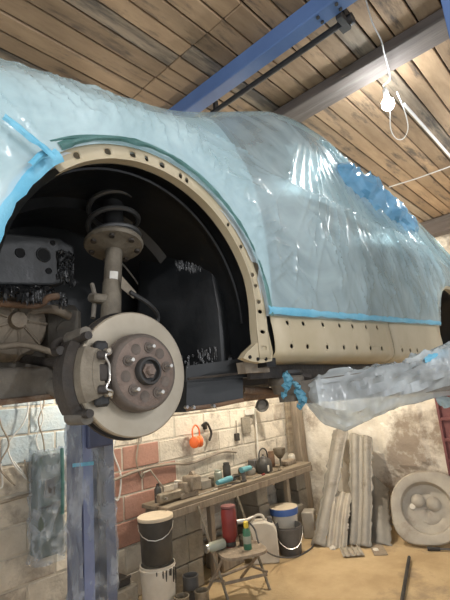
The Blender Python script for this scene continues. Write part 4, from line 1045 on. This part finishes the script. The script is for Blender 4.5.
def tool(px, lab, kind):
    x = on_bench(px); 
    if kind == 'grinder':
        t = thing('angle_grinder', (x, 3.50, BZt), lab, 'power tool')
        MB().tube([(x - .13, 3.5, BZt + .045), (x + .05, 3.5, BZt + .05), (x + .09, 3.5, BZt + .05)], [.026, .034, .03], 12).build('body', M['cyan_tool'], t)
        MB().bbox((x + .12, 3.5, BZt + .05), (.07, .06, .05), .012).build('gear_head', M['grey_plastic'], t)
        MB().lathe([(0, 0), (.06, 0), (.06, .004), (0, .004)], (x + .13, 3.48, BZt + .018), (0.1, -.2, 1), 24).build('disc', M['tin'], t)
        MB().tube([(x + .12, 3.48, BZt + .06), (x + .12, 3.40, BZt + .08)], .012, 8).build('side_handle', M['rubber'], t)
    elif kind == 'drill':
        t = thing('drill', (x, 3.48, BZt), lab, 'power tool')
        MB().tube([(x - .10, 3.48, BZt + .11), (x + .06, 3.48, BZt + .11)], [.032, .028], 12).build('body', M['cyan_tool'], t)
        MB().tube([(x + .06, 3.48, BZt + .11), (x + .11, 3.48, BZt + .11)], [.018, .012], 10).build('chuck', M['grey_plastic'], t)
        MB().bbox((x - .07, 3.48, BZt + .045), (.045, .04, .09), .01).build('grip', M['grey_plastic'], t)
tool(226, 'teal angle grinder lying on the middle of the workbench', 'grinder')
tool(247, 'small teal drill lying beside the black kettle', 'drill')
def lat(prof, px, y, name, m, lab, cat, n=20, z=BZt):
    x = on_bench(px, y); return single(MB().lathe(prof, (x, y, z), n=n), name, M[m], lab, cat)
lat([(0, 0), (.03, 0), (.032, .005), (.032, .10), (.028, .105), (0, .105)], 212, 3.58, 'small_tin', 'tin', 'small dull tin behind the vise jaws on the bench', 'tin')
lat([(0, 0), (.045, 0), (.047, .005), (.047, .06), (.043, .06), (.043, .01), (0, .01)], 237, 3.56, 'small_tin', 'tin', 'shallow open tin between the grinder and drill', 'tin')
lat([(0, 0), (.05, 0), (.055, .01), (.06, .05), (.055, .07), (0, .075)], 252, 3.6, 'rag_heap', 'rag', 'grey rag heaped on the bench behind the drill', 'rag')
x = on_bench(266, 3.52)
kt = thing('kettle', (x, 3.52, BZt), 'sooty black kettle with a bail handle on the bench', 'kettle')
MB().lathe([(0, 0), (.085, 0), (.10, .02), (.10, .10), (.08, .15), (.05, .17), (0, .175)], (x, 3.52, BZt), n=24).build('body', M['bucket_black'], kt)
MB().tube(bez([(x - .085, 3.52, BZt + .13), (x - .07, 3.52, BZt + .24), (x, 3.52, BZt + .28), (x + .07, 3.52, BZt + .24), (x + .085, 3.52, BZt + .13)], 8), .009, 8).build('handle', M['black_iron'], kt)
MB().lathe([(0, .17), (.04, .17), (.035, .185), (.01, .19), (.012, .21), (0, .215)], (x, 3.52, BZt), n=16).build('lid', M['grey_plastic'], kt)
MB().bbox((x - .04, 3.425, BZt + .06), (.03, .01, .07), .003).build('label', M['white_metal'], kt)
lat([(0, 0), (.045, 0), (.02, .02), (.012, .04), (.012, .11), (.03, .12), (.075, .18), (.08, .24), (.072, .24), (.065, .185), (0, .13)], 283, 3.5, 'funnel', 'tin', 'dull metal funnel standing right of the kettle', 'funnel')
single(MB().bbox((on_bench(291, 3.55), 3.55, BZt + .03), (.2, .12, .06), .012), 'small_box', M['wood_grey'], 'low dusty box at the far end of the bench', 'box')
for k, px in enumerate((205, 218, 233, 258, 275)):
    xx = on_bench(px, 3.42); a_ = random.uniform(-.5, .5); L = random.uniform(.07, .13)
    o = thing('hand_tool', (xx, 3.415, BZt), ('short steel spanner in front of the vise', 'rusty chisel at the bench edge below the grinder', 'dark spanner at the bench edge near the shallow tin', 'long screwdriver at the bench edge below the rag', 'short file at the bench edge below the kettle')[k], 'tool')
    dx, dy = math.cos(a_) * L, math.sin(a_) * L * .3
    MB().tube([(xx - dx, 3.415 - dy, BZt + .008), (xx + dx, 3.415 + dy, BZt + .008)], .006, 8).build('shank', M[('steel', 'rust', 'black_iron', 'steel', 'tin')[k]], o)
    MB().tube([(xx + dx, 3.415 + dy, BZt + .012), (xx + dx * 1.6, 3.415 + dy * 1.6, BZt + .012)], .012, 8).build('handle', M[('steel', 'wood', 'black_iron', 'red', 'wood')[k]], o)

for k, (px, y_, kind, m_, lab) in enumerate(((203, 3.62, 'box', 'rag', 'grey cardboard box at the back of the bench behind the vise'), (219, 3.66, 'jar', 'jar', 'dusty jar at the back of the bench above the grinder'),
        (228, 3.68, 'jar', 'bucket_black', 'black pot at the back of the bench above the grinder'), (243, 3.68, 'jar', 'tin', 'dull can at the back of the bench behind the drill'), (257, 3.70, 'box', 'grey_plastic', 'dark case at the back of the bench left of the kettle'),
        (274, 3.68, 'jar', 'rust', 'rusty can behind the kettle on the bench'), (295, 3.68, 'jar', 'white_metal', 'pale pot at the far back corner of the bench'), (178, 3.66, 'jar', 'white_metal', 'pale pot behind the near end of the vise'))):
    xx = on_bench(px, y_); h_ = .09 + .05 * ((k * 7) % 3)
    mb = MB().bbox((xx, y_, BZt + h_ / 2), (.15, .12, h_), .008) if kind == 'box' else MB().lathe([(0, 0), (.042, 0), (.046, .008), (.046, h_ * .8), (.036, h_ * .88), (.038, h_), (.03, h_), (0, h_ * .95)], (xx, y_, BZt), n=18)
    single(mb, 'storage_box' if kind == 'box' else 'storage_pot', M[m_], lab, 'box' if kind == 'box' else 'pot')
# things hanging on the wall above the bench
q = at(197, 440, 1, 3.70)
o = thing('ear_defenders', (q[0], 3.72, q[2] - .12), 'bright orange ear defenders hanging on the wall above the vise', 'ear defenders')
for s in (-1, 1): MB().lathe([(0, -.03), (.05, -.03), (.062, -.01), (.06, .02), (.03, .035), (0, .035)], (q[0] + s * .035, 3.70, q[2] - .02), (s, -.3, 0), 18).build('ear_cup', M['orange'], o)
MB().tube(bez([(q[0] - .05, 3.71, q[2] + .02), (q[0] - .05, 3.71, q[2] + .11), (q[0], 3.71, q[2] + .16), (q[0] + .05, 3.71, q[2] + .11), (q[0] + .05, 3.71, q[2] + .02)], 8), .009, 8).build('headband', M['orange'], o)
q = at(206, 428, 1, 3.76)
o = thing('wall_hook', (q[0], 3.78, q[2]), 'dark hook and wire bundle on the wall above the orange ear defenders', 'hook')
MB().tube(bez([q + [-.07, 0, .03], q + [-.02, -.03, .06], q + [.03, -.03, .0], q + [.06, -.02, -.07], q + [.02, -.02, -.14]], 8), .014, 8).build('wire_bundle', M['grime_shade'], o)
MB().bbox((q[0], 3.775, q[2] + .02), (.05, .03, .07), .005).build('plate', M['grime_shade'], o)
q = at(237, 437, 1, 3.77)
o = thing('wall_switch', (q[0], 3.785, q[2]), 'small dark switch box on the wall left of the lamp pole', 'switch')
MB().bbox(q, (.07, .04, .09), .006).build('box', M['grime_shade'], o); MB().tube([q + [0, 0, .04], q + [.01, 0, .2]], .006, 6).build('cable', M['cable_grey'], o)
# wall lamp on a white pole
q = at(262, 405, 1, 3.62); pb = at(257, 445, 1, 3.74); pt_ = at(255, 408, 1, 3.74)
o = thing('work_lamp', (pb[0], 3.74, pb[2] - .25), 'black round-headed work lamp on a white pole at the wall', 'lamp')
MB().tube([pb + [0, 0, -.22], pt_ + [0, 0, .02]], .012, 8).build('pole', M['white_metal'], o)
MB().tube([pt_, (pt_ + q) / 2 + [0, 0, .03], q + [.02, .04, .0]], .010, 8).build('arm', M['black_iron'], o)
la = np.array([-.55, -.75, -.25]); la /= np.linalg.norm(la)
MB().lathe([(0, -.10), (.03, -.10), (.05, -.06), (.085, .0), (.09, .015), (.084, .015), (.05, -.045), (0, -.05)], q, la, 24).build('shade', M['bucket_black'], o)
MB().lathe([(0, -.02), (.05, -.02), (.06, -.014), (.0, -.012)], q, la, 20).build('lens', M['grey_plastic'], o)
MB().bbox(at(250, 412, 1, 3.77), (.22, .03, .07), .004).build('mount', M['white_metal'], o)
# dark panel / cupboard stain on the wall: a small shelf board
q = at(246, 425, 1, 3.77)
single(MB().bbox(q, (.16, .03, .20), .004), 'notice_board', M['concrete'], 'small grey board on the wall left of the white pole', 'board')
# timber post in the corner
a = at(303, 483, 1, 3.74)
single(MB().bbox((5.46, 3.72, 1.2), (.15, .13, 2.4), .01), 'timber_post', M['wood_grey'], 'rough timber post standing in the corner beyond the bench', 'post', smooth=False)
single(MB().bbox((5.25, 3.735, .9), (.10, .04, 1.8), .006, Matrix.Rotation(R_(3), 3, 'Y')), 'loose_board', M['wood'], 'loose board leaning beside the corner post', 'board', smooth=False)

# ------------------------------------------------------------------ buckets and tins at the left
def pail(c, r0, r1, h, m, label, group=None, lid=None, rim=None, handle=True, name='bucket', ha=0.0, open_=False, hz=.80, hdrop=.10):
    o = thing(name, c, label, 'bucket', group)
    prof = [(0, 0), (r0, 0), (r0 + .004, .006), (r1 * .5 + r0 * .5, h * .5), (r1, h * .90), (r1 + .006, h * .905), (r1 + .006, h * .94), (r1, h * .945), (r1 + .002, h)]
    prof += [(r1 - .006, h), (r0 - .004, .012), (0, .012)]
    MB().lathe(prof, c, n=32).build('body', M[m], o)
    if rim: MB().lathe([(r1 + .002, h * .84), (r1 + .010, h * .85), (r1 + .012, h + .004), (r1 - .006, h + .008), (r1 - .008, h * .97)], c, n=32).build('rim', M[rim], o)
    if lid: MB().lathe([(0, h + .010), (r1 * .55, h + .008), (r1 * .9, h + .006), (r1 + .006, h + .012), (r1 + .010, h + .004), (r1 + .008, h - .016)], c, n=32).build('lid', M[lid], o)
    if handle:
        d = np.array([math.cos(ha), math.sin(ha), 0]); f = np.array([-d[1], d[0], 0]); c = np.array(c, float)
        pts = [c + d * (r1 + .006) * math.cos(t_) + f * (-(r1 + .02)) * math.sin(t_) + np.array([0, 0, h * hz - hdrop * math.sin(t_)]) for t_ in np.linspace(0, PI, 9)]
        MB().tube(pts, .004, 6).build('handle', M['steel'], o)
    return o
wc = (2.545, 3.34, 0)
wbk = pail(wc, .135, .150, .395, 'bucket_white', 'stained white bucket standing under the black bucket', handle=False)
pail((2.545, 3.34, .409), .128, .148, .355, 'bucket_black', 'black bucket with cream lid standing on the white bucket', lid='lid', ha=R_(-40), hz=.86)
dk = MB(); 
for k in range(14):
    a_ = random.uniform(-2.6, .2); L = random.uniform(.02, .16); 
    c_ = np.array([wc[0] + math.cos(a_) * .1535, wc[1] + math.sin(a_) * .1535, .372])
    d_ = np.array([math.cos(a_), math.sin(a_), 0])
    dk.tube([c_, c_ - [0, 0, L * .6] - d_ * .002 * L * 40 * .1, c_ - [0, 0, L] - d_ * .013 * L / .16 * .4], [.007, .006, .004], 6)
dk.build('paint_drips', M['bucket_black'], wbk, kind='stuff')
def can(px, py, h, r, y=None, m='tin', lab='', open_=True):
    c = at(px, py, 2, 0)
    o = thing('paint_tin', c, lab, 'tin')
    MB().lathe([(0, 0), (r, 0), (r, h), (r + .004, h + .003), (r - .006, h + .004), (r - .010, h - .01), (r - .012, h * .8), (0, h * .8)], c, n=24).build('body', M[m], o)
    MB().lathe([(r + .001, h * .5), (r + .004, h * .51), (r + .004, h * .53), (r + .001, h * .54)], c, n=24).build('bead', M['tin'], o)
can(192, 603, .22, .07, m='grey_plastic', lab='dark open tin behind, nearest the bench pier')
can(203, 612, .16, .06, m='tin', lab='brown tin at the foot of the bench pier')
can(183, 618, .16, .06, m='tin', lab='open tin beside the stained white bucket')
# low box with a mug at the far left
c = at(125, 622, 2, 0); 
o = thing('machine_box', (2.22, 3.52, 0), 'low dusty metal box on the floor beside the wrapped column', 'box')
MB().bbox((2.22, 3.55, .14), (.34, .30, .28), .015).build('body', M['concrete'], o); MB().bbox((2.22, 3.55, .31), (.24, .22, .06), .012).build('cover', M['grime_shade'], o)
MB().tube([(2.12, 3.42, .35), (2.32, 3.42, .35)], .012, 8).build('handle', M['grime_shade'], o)
single(MB().lathe([(0, 0), (.05, 0), (.06, .03), (.064, .11), (.058, .11), (.052, .03), (0, .02)], (2.20, 3.57, .3405), n=20), 'enamel_mug', M['white_metal'], 'white enamel mug standing on the low metal box', 'mug')

# ------------------------------------------------------------------ folding chair and what stands on it
SH = .40
FL, FR_, RL, RR = at(228, 600, 2, 0), at(270, 590, 2, 0), at(204, 598, 2, 0), at(241, 578, 2, 0)
cc = at(241, 549, 2, SH)
ch = thing('folding_chair', (cc[0], cc[1], 0), 'worn folding chair used as a stand in front of the workbench', 'chair')
u = (FR_ - FL); wch = np.linalg.norm(u); u = u / wch; v_ = np.array([-u[1], u[0], 0.0])
hw, hd = wch / 2 + .01, .19
def cpt(a, b, z): return cc * [1, 1, 0] + u * a + v_ * b + np.array([0, 0, z])
poly = []
for k in range(28):
    a_ = 2 * PI * k / 28; ca, sa = math.cos(a_), math.sin(a_); m_ = (abs(ca) ** 4 + abs(sa) ** 4) ** .25
    poly.append(cpt(hw * ca / m_, hd * sa / m_, SH - .02))
MB().prism(poly, (0, 0, .022)).build('seat', M['wood_grey'], ch)
for s_, foot, rfoot, tpx in ((-1, FL, RL, (198, 506)), (1, FR_, RR, (237, 496))):
    tp_ = at(*tpx, 2, .74)
    MB().tube([foot, (foot + tp_) / 2, tp_], .013, 8).build('upright', M['tin'], ch)
    MB().tube([rfoot, cpt(s_ * (hw - .03), -.05, SH - .02)], .014, 8).build('leg', M['wood_grey'], ch)
for A3, B3, h3 in ((FL, FR_, .14), (RL, RR, .16)):
    f3 = h3 / SH; q1 = A3 + (cpt(-hw + .01, .0, 0) - A3) * f3; q2 = B3 + (cpt(hw - .01, .0, 0) - B3) * f3
    MB().tube([q1 + [0, 0, h3], q2 + [0, 0, h3]], .014, 8).build('stretcher', M['wood_grey'], ch)
for s_ in (-1, 1):
    A3, B3 = (FL, RL) if s_ < 0 else (FR_, RR); m3 = cpt(s_ * hw, 0, 0)
    MB().tube([A3 + (m3 - A3) * .4 + [0, 0, .16], B3 + (m3 - B3) * .4 + [0, 0, .16]], .012, 8).build('side_rail', M['wood_grey'], ch)
# items on the seat
def seat_at(px, py): return at(px, py, 2, SH + .003)
c = seat_at(231, 546); c = np.array([c[0], c[1], SH + .002])
o = thing('spray_gun_can', c, 'dark red canister with a trigger gun standing on the chair', 'canister')
MB().lathe([(0, 0), (.045, 0), (.047, .01), (.047, .05), (.066, .08), (.070, .10), (.070, .30), (.062, .325), (0, .33)], c, n=24).build('body', M['red'], o)
MB().lathe([(0, .33), (.066, .326), (.070, .336), (.066, .348), (0, .352)], c, n=24).build('lid', M['maroon'], o)
MB().lathe([(.0475, .006), (.049, .008), (.049, .04), (.0475, .042)], c, n=24).build('base_ring', M['bucket_black'], o)
q = c + np.array([.04, -.06, .20]); MB().tube([q, q + u * .10, q + u * .17 + [0, 0, .02]], [.02, .017, .012], 8).build('gun_body', M['steel'], o); MB().tube([q + u * .09, q + u * .10 + [0, 0, -.09]], .013, 8).build('trigger_handle', M['steel'], o)
c = seat_at(248, 549); c = np.array([c[0], c[1], SH + .002])
o = thing('aerosol_bottle', c, 'slim green bottle with yellow cap on the chair edge', 'bottle')
MB().lathe([(0, 0), (.034, 0), (.036, .006), (.036, .14), (.026, .165), (.014, .175), (.014, .19), (0, .19)], c, n=18).build('body', M['green'], o)
MB().lathe([(.018, .175), (.022, .178), (.022, .225), (.012, .232), (0, .232)], c, n=14).build('cap', M['yellow'], o)
MB().lathe([(.0365, .05), (.037, .052), (.037, .11), (.0365, .112)], c, n=18).build('label_band', M['jar'], o)
c = seat_at(216, 551); c = np.array([c[0], c[1], SH + .045])
o = thing('glass_jar', c - [0, 0, .043], 'dusty glass jar lying on its side on the chair', 'jar')
ax2 = -u * .95 + v_ * -.3
MB().lathe([(0, -.09), (.038, -.09), (.043, -.08), (.043, .05), (.032, .075), (.032, .09), (.028, .09), (.028, .07), (0, .05)], c, ax2, 20).build('body', M['jar'], o)
MB().lathe([(0, .108), (.036, .106), (.036, .085)], c, ax2, 20).build('lid', M['steel'], o)
c = seat_at(243, 545); c = np.array([c[0], c[1], SH + .002])
single(MB().lathe([(0, 0), (.03, 0), (.032, .004), (.032, .085), (.028, .088), (0, .088)], c, n=18), 'small_tin', M['tin'], 'small tan tin between red canister and green bottle', 'tin')
c = at(222, 600, 2, 0)
# hose loop over the chair
hp = [at(*p, 1, yv) for p, yv in (((247, 520), 2.95), ((255, 530), 2.9), ((260, 545), 2.85))]
hz = [np.array(p) for p in hp] + [at(275, 556, 2, .10), at(295, 557, 2, .012), at(310, 549, 2, .012), at(316, 541, 2, .012)]
single(MB().tube(bez(hz, 8), .008, 8), 'air_hose', M['grey_plastic'], 'thin dark air hose trailing from the chair onto the floor', 'hose')

# jerry can
c = at(266, 561, 2, 0)
j = thing('jerry_can', c, 'cream plastic jerry can on the floor behind the chair', 'jerry can', rz=0)
rot = Matrix.Rotation(R_(-40), 3, 'Z')
prof = [(-.13, 0), (.13, 0), (.145, .02), (.145, .30), (.11, .37), (.03, .40), (-.10, .40), (-.145, .36), (-.145, .02)]
dv = Vector((.643, -.766, 0)); fv = Vector((.766, .643, 0)); cv = Vector(c)
mb = MB().prism([cv + dv * a + Vector((0, 0, b)) - fv * .09 for a, b in prof], fv * .18); o = mb.build('body', M['bucket_white'], j); md = o.modifiers.new('bev', 'BEVEL'); md.width = .03; md.segments = 4
MB().tube(bez([cv + dv * -.10 + Vector((0, 0, .39)), cv + dv * -.07 + Vector((0, 0, .45)), cv + dv * .0 + Vector((0, 0, .45)), cv + dv * .03 + Vector((0, 0, .395))], 6), .014, 8).build('handle', M['bucket_white'], j)
MB().lathe([(0, .43), (.028, .43), (.03, .385), (.03, .37)], cv + dv * .08, n=14).build('cap', M['grey_plastic'], j)
# buckets
c = at(291, 553, 2, 0); pail(c, .115, .150, .29, 'grey_plastic', 'open dark grey bucket with wire handle on the floor', ha=R_(-48), hz=.9, hdrop=.17)
cx2 = at(284, 514, 2, .345); pail((cx2[0], cx2[1], 0), .135, .155, .42, 'bucket_white', 'white bucket with a blue rim and pale lid behind the grey bucket', lid='lid', rim='blue_plastic', handle=False)
single(MB().bbox((4.76, 3.52, .17), (.30, .26, .34), .015), 'drum_box', M['concrete'], 'grey block box on the floor under the far bench end', 'box')
single(MB().bbox((4.80, 3.26, .15), (.18, .15, .30), .015, Matrix.Rotation(.4, 3, 'Z')), 'small_case', M['sheet'], 'pale dusty case between grey bucket and leaning panels', 'case')

# ------------------------------------------------------------------ sheet metal leaning in the corner
def panel(bl, br, tl, tr, ribs, depth, name, m, label, group=None, notch=7, seed=1, cat='panel'):
    bl, br, tl, tr = [np.array(q, float) for q in (bl, br, tl, tr)]
    nrm = np.cross(br - bl, tl - bl); nrm /= np.linalg.norm(nrm)
    if nrm[0] > 0: nrm = -nrm
    nu, nv_ = ribs * 8 + 1, 40; G = []; r = random.Random(seed)
    jag = [r.uniform(-.02, .02) if r.random() < .5 else 0 for _ in range(nv_ + 1)]
    for i in range(nu):
        u_ = i / (nu - 1); row = []
        ph = (u_ * ribs) % 1; hgt = depth * (1 if .30 < ph < .70 else (0 if ph < .18 or ph > .82 else (min(ph - .18, .82 - ph) / .12)))
        for jn in range(nv_ + 1):
            v2 = jn / nv_; p = (bl * (1 - u_) + br * u_) * (1 - v2) + (tl * (1 - u_) + tr * u_) * v2
            e_ = (br - bl) / np.linalg.norm(br - bl)
            if i in (0, nu - 1): p = p + e_ * jag[jn] * (1 if i else -1)
            bend = .02 * math.sin(v2 * 5 + seed)
            row.append(p + nrm * (hgt + bend))
        G.append(row)
    mb = MB().grid(G); P = np.array(mb.v); cb_ = P.mean(0); cb_[2] = P[:, 2].min(); mb.v = [tuple(q - cb_) for q in P]
    o = mb.build(name, M[m]); o.location = cb_; md = o.modifiers.new('sheet', 'SOLIDIFY'); md.thickness = .004
    tag(o, label, cat, group)
    return o
g = 'sheet metal panels leaning in the corner'
E5 = 5.52
panel(at(311, 545, 2, .005), at(325, 547, 2, .005), at(334, 431, 0, E5), at(349, 430, 0, E5), 1, .04, 'metal_panel', 'sheet_dark', 'tall narrow grey metal strip leaning, leftmost of the panels', g, seed=3)
panel(at(347, 545, 2, .005), at(371, 548, 2, .005), at(350, 434, 0, E5 - .04), at(373, 438, 0, E5 - .04), 2, .03, 'metal_panel', 'sheet_dark', 'tall broad grey metal panel leaning beside the round pressing', g, seed=9)
panel(at(325, 547, 2, .005), at(346, 549, 2, .005), at(334, 490, 0, 5.05), at(352, 494, 0, 5.05), 3, .022, 'metal_panel', 'sheet', 'short pale ribbed metal panel standing between two taller grey ones', g, seed=5)
panel(at(370, 543, 2, .005), at(392, 546, 2, .005), at(369, 470, 0, E5 - .02), at(388, 488, 0, E5 - .02), 1, .03, 'metal_panel', 'sheet_dark', 'short dark metal panel half behind the round pressing', g, seed=12)
# small corrugated offcut on the floor
c = at(352, 554, 2, 0); mb = MB(); G = []
e_ = np.array([.62, -.78, 0]); f_ = np.array([.78, .62, 0])
for i in range(33):
    a_ = (i / 32 - .5) * .22; ph = (i / 32 * 4) % 1; h_ = .022 * (1 if .25 < ph < .6 else 0) + .02
    G.append([c + e_ * a_ + f_ * b_ + np.array([0, 0, h_ + .035 * (b_ / .11 + 1) * .5 * .4]) for b_ in (-.11, -.05, 0, .06, .11)])
mb.grid(G); o = single(mb, 'corrugated_offcut', M['sheet'], 'small corrugated metal offcut lying on the floor', 'offcut'); md = o.modifiers.new('sheet', 'SOLIDIFY'); md.thickness = .006
# round pressed well leaning on the wall
tb_ = at(402, 546, 2, .0); tt = at(424, 478, 0, 5.40)
ctr = at(427, 508, 0, 5.22); axw = np.array([-.86, -.28, .42]); axw /= np.linalg.norm(axw)
o = thing('wheel_well_pressing', (ctr[0], ctr[1], 0), 'large round pressed metal well leaning against the plaster wall', 'metal pressing')
RW = .36
ref = np.array([0, 0, 1.]); f1_ = np.cross(ref, axw); f1_ /= np.linalg.norm(f1_); f2_ = np.cross(axw, f1_)
prof = [(0, -.05), (.10, -.05), (.14, -.045), (.16, -.055), (.20, -.055), (.23, -.05), (.255, -.04), (.265, .0), (.272, .035), (.29, .045), (RW, .045), (RW + .012, .035)]
nrad = 64; mb = MB(); V2 = []
for (r, h_) in prof:
    for k in range(nrad):
        a_ = 2 * PI * k / nrad; rr = r; hh_ = h_
        if r > .28:
            sq = 1 + .16 * max(0, math.cos(2 * (a_ - .8))) ** 2; rr = r * sq
        if r < .2: hh_ += .012 * math.sin(2 * a_ + 1) * (r / .2) - .015 * float(vnoise(r * 20, a_ * 2))
        V2.append(ctr + (f1_ * math.cos(a_) + f2_ * math.sin(a_)) * rr + axw * hh_)
m_ = len(prof); mb.add(V2, [(i * nrad + k, i * nrad + (k + 1) % nrad, (i + 1) * nrad + (k + 1) % nrad, (i + 1) * nrad + k) for i in range(m_ - 1) for k in range(nrad)])
pan = mb.build('pan', M['sheet'], o); md = pan.modifiers.new('sheet', 'SOLIDIFY'); md.thickness = .005
for a_, r in ((.6, .09), (2.4, .12)):
    c_ = ctr + (f1_ * math.cos(a_) + f2_ * math.sin(a_)) * r - axw * .03
    MB().lathe([(.075, -.012), (.06, .006), (.03, .016), (0, .018)], c_, axw, 18).build('pressed_boss', M['sheet'], o)
c_ = ctr + (f1_ * -.15 + f2_ * .02) - axw * .03; MB().lathe([(0, .0), (.03, .0), (.034, -.02)], c_, axw, 14).build('plug', M['white_metal'], o)
# maroon post at the right
a = at(437, 408, 0, 5.50); b = at(446, 480, 0, 5.50)
mp_ = thing('steel_frame', (5.50, (a[1] + b[1]) / 2, 0), 'maroon painted ribbed steel frame standing against the end wall', 'frame')
MB().bbox((5.50, 1.76, .80), (.04, .03, 1.6), .004).build('edge_post', M['maroon'], mp_, smooth=False)
MB().bbox((5.52, 1.60, .80), (.02, .30, 1.58), .004).build('panel', M['maroon'], mp_, smooth=False)
for k in range(7): MB().bbox((5.495, 1.60, .12 + .23 * k), (.03, .29, .035), .004).build('rib', M['maroon'], mp_, smooth=False)
# plaster rubble and odds on the floor
for (px, py, sz, lab) in ((333, 549, .035, 'small pale plaster lump below the leaning panels'), (376, 551, .03, 'flat pale scrap by the foot of the broad panel'), (438, 530, .06, 'white plaster lump at the right under the round pressing')):
    c = at(px, py, 2, 0); mb = MB().lathe([(0, 0), (sz, 0), (sz * 1.1, sz * .4), (sz * .6, sz * .9), (0, sz)], c, n=7)
    mb.v = [(x + random.uniform(-.2, .2) * sz, y + random.uniform(-.2, .2) * sz, z) for x, y, z in mb.v]
    single(mb, 'plaster_lump', M['white_metal'], lab, 'rubble', smooth=False)
single(MB().bbox(at(378, 549, 2, .006), (.35, .14, .012), .003, Matrix.Rotation(.6, 3, 'Z')), 'card_scrap', M['wood_grey'], 'flat brown board scrap on the floor before the panels', 'board', smooth=False)
# black rod standing up from the floor and a dark hand tool
a = at(409, 558, 2, .03); b = at(401, 606, 2, .02)
single(MB().tube(bez([a + (a - b) * .02 + [0, 0, -.0], a + (b - a) * .12, b + (b - a) * .25], 8), .016, 8), 'black_bar', M['black_iron'], 'black round bar lying on the dusty floor at the lower right', 'bar')
c = at(438, 549, 2, .02); o = thing('brush_tool', (c[0], c[1], 0), 'dark handled tool lying on the floor at the right edge', 'tool')
d = np.array([.35, -.94, 0]); MB().tube([c - d * .10, c + d * .02], [.022, .018], 8).build('head', M['black_iron'], o); MB().tube([c + d * .02, c + d * .22], .011, 8).build('handle', M['grey_plastic'], o)
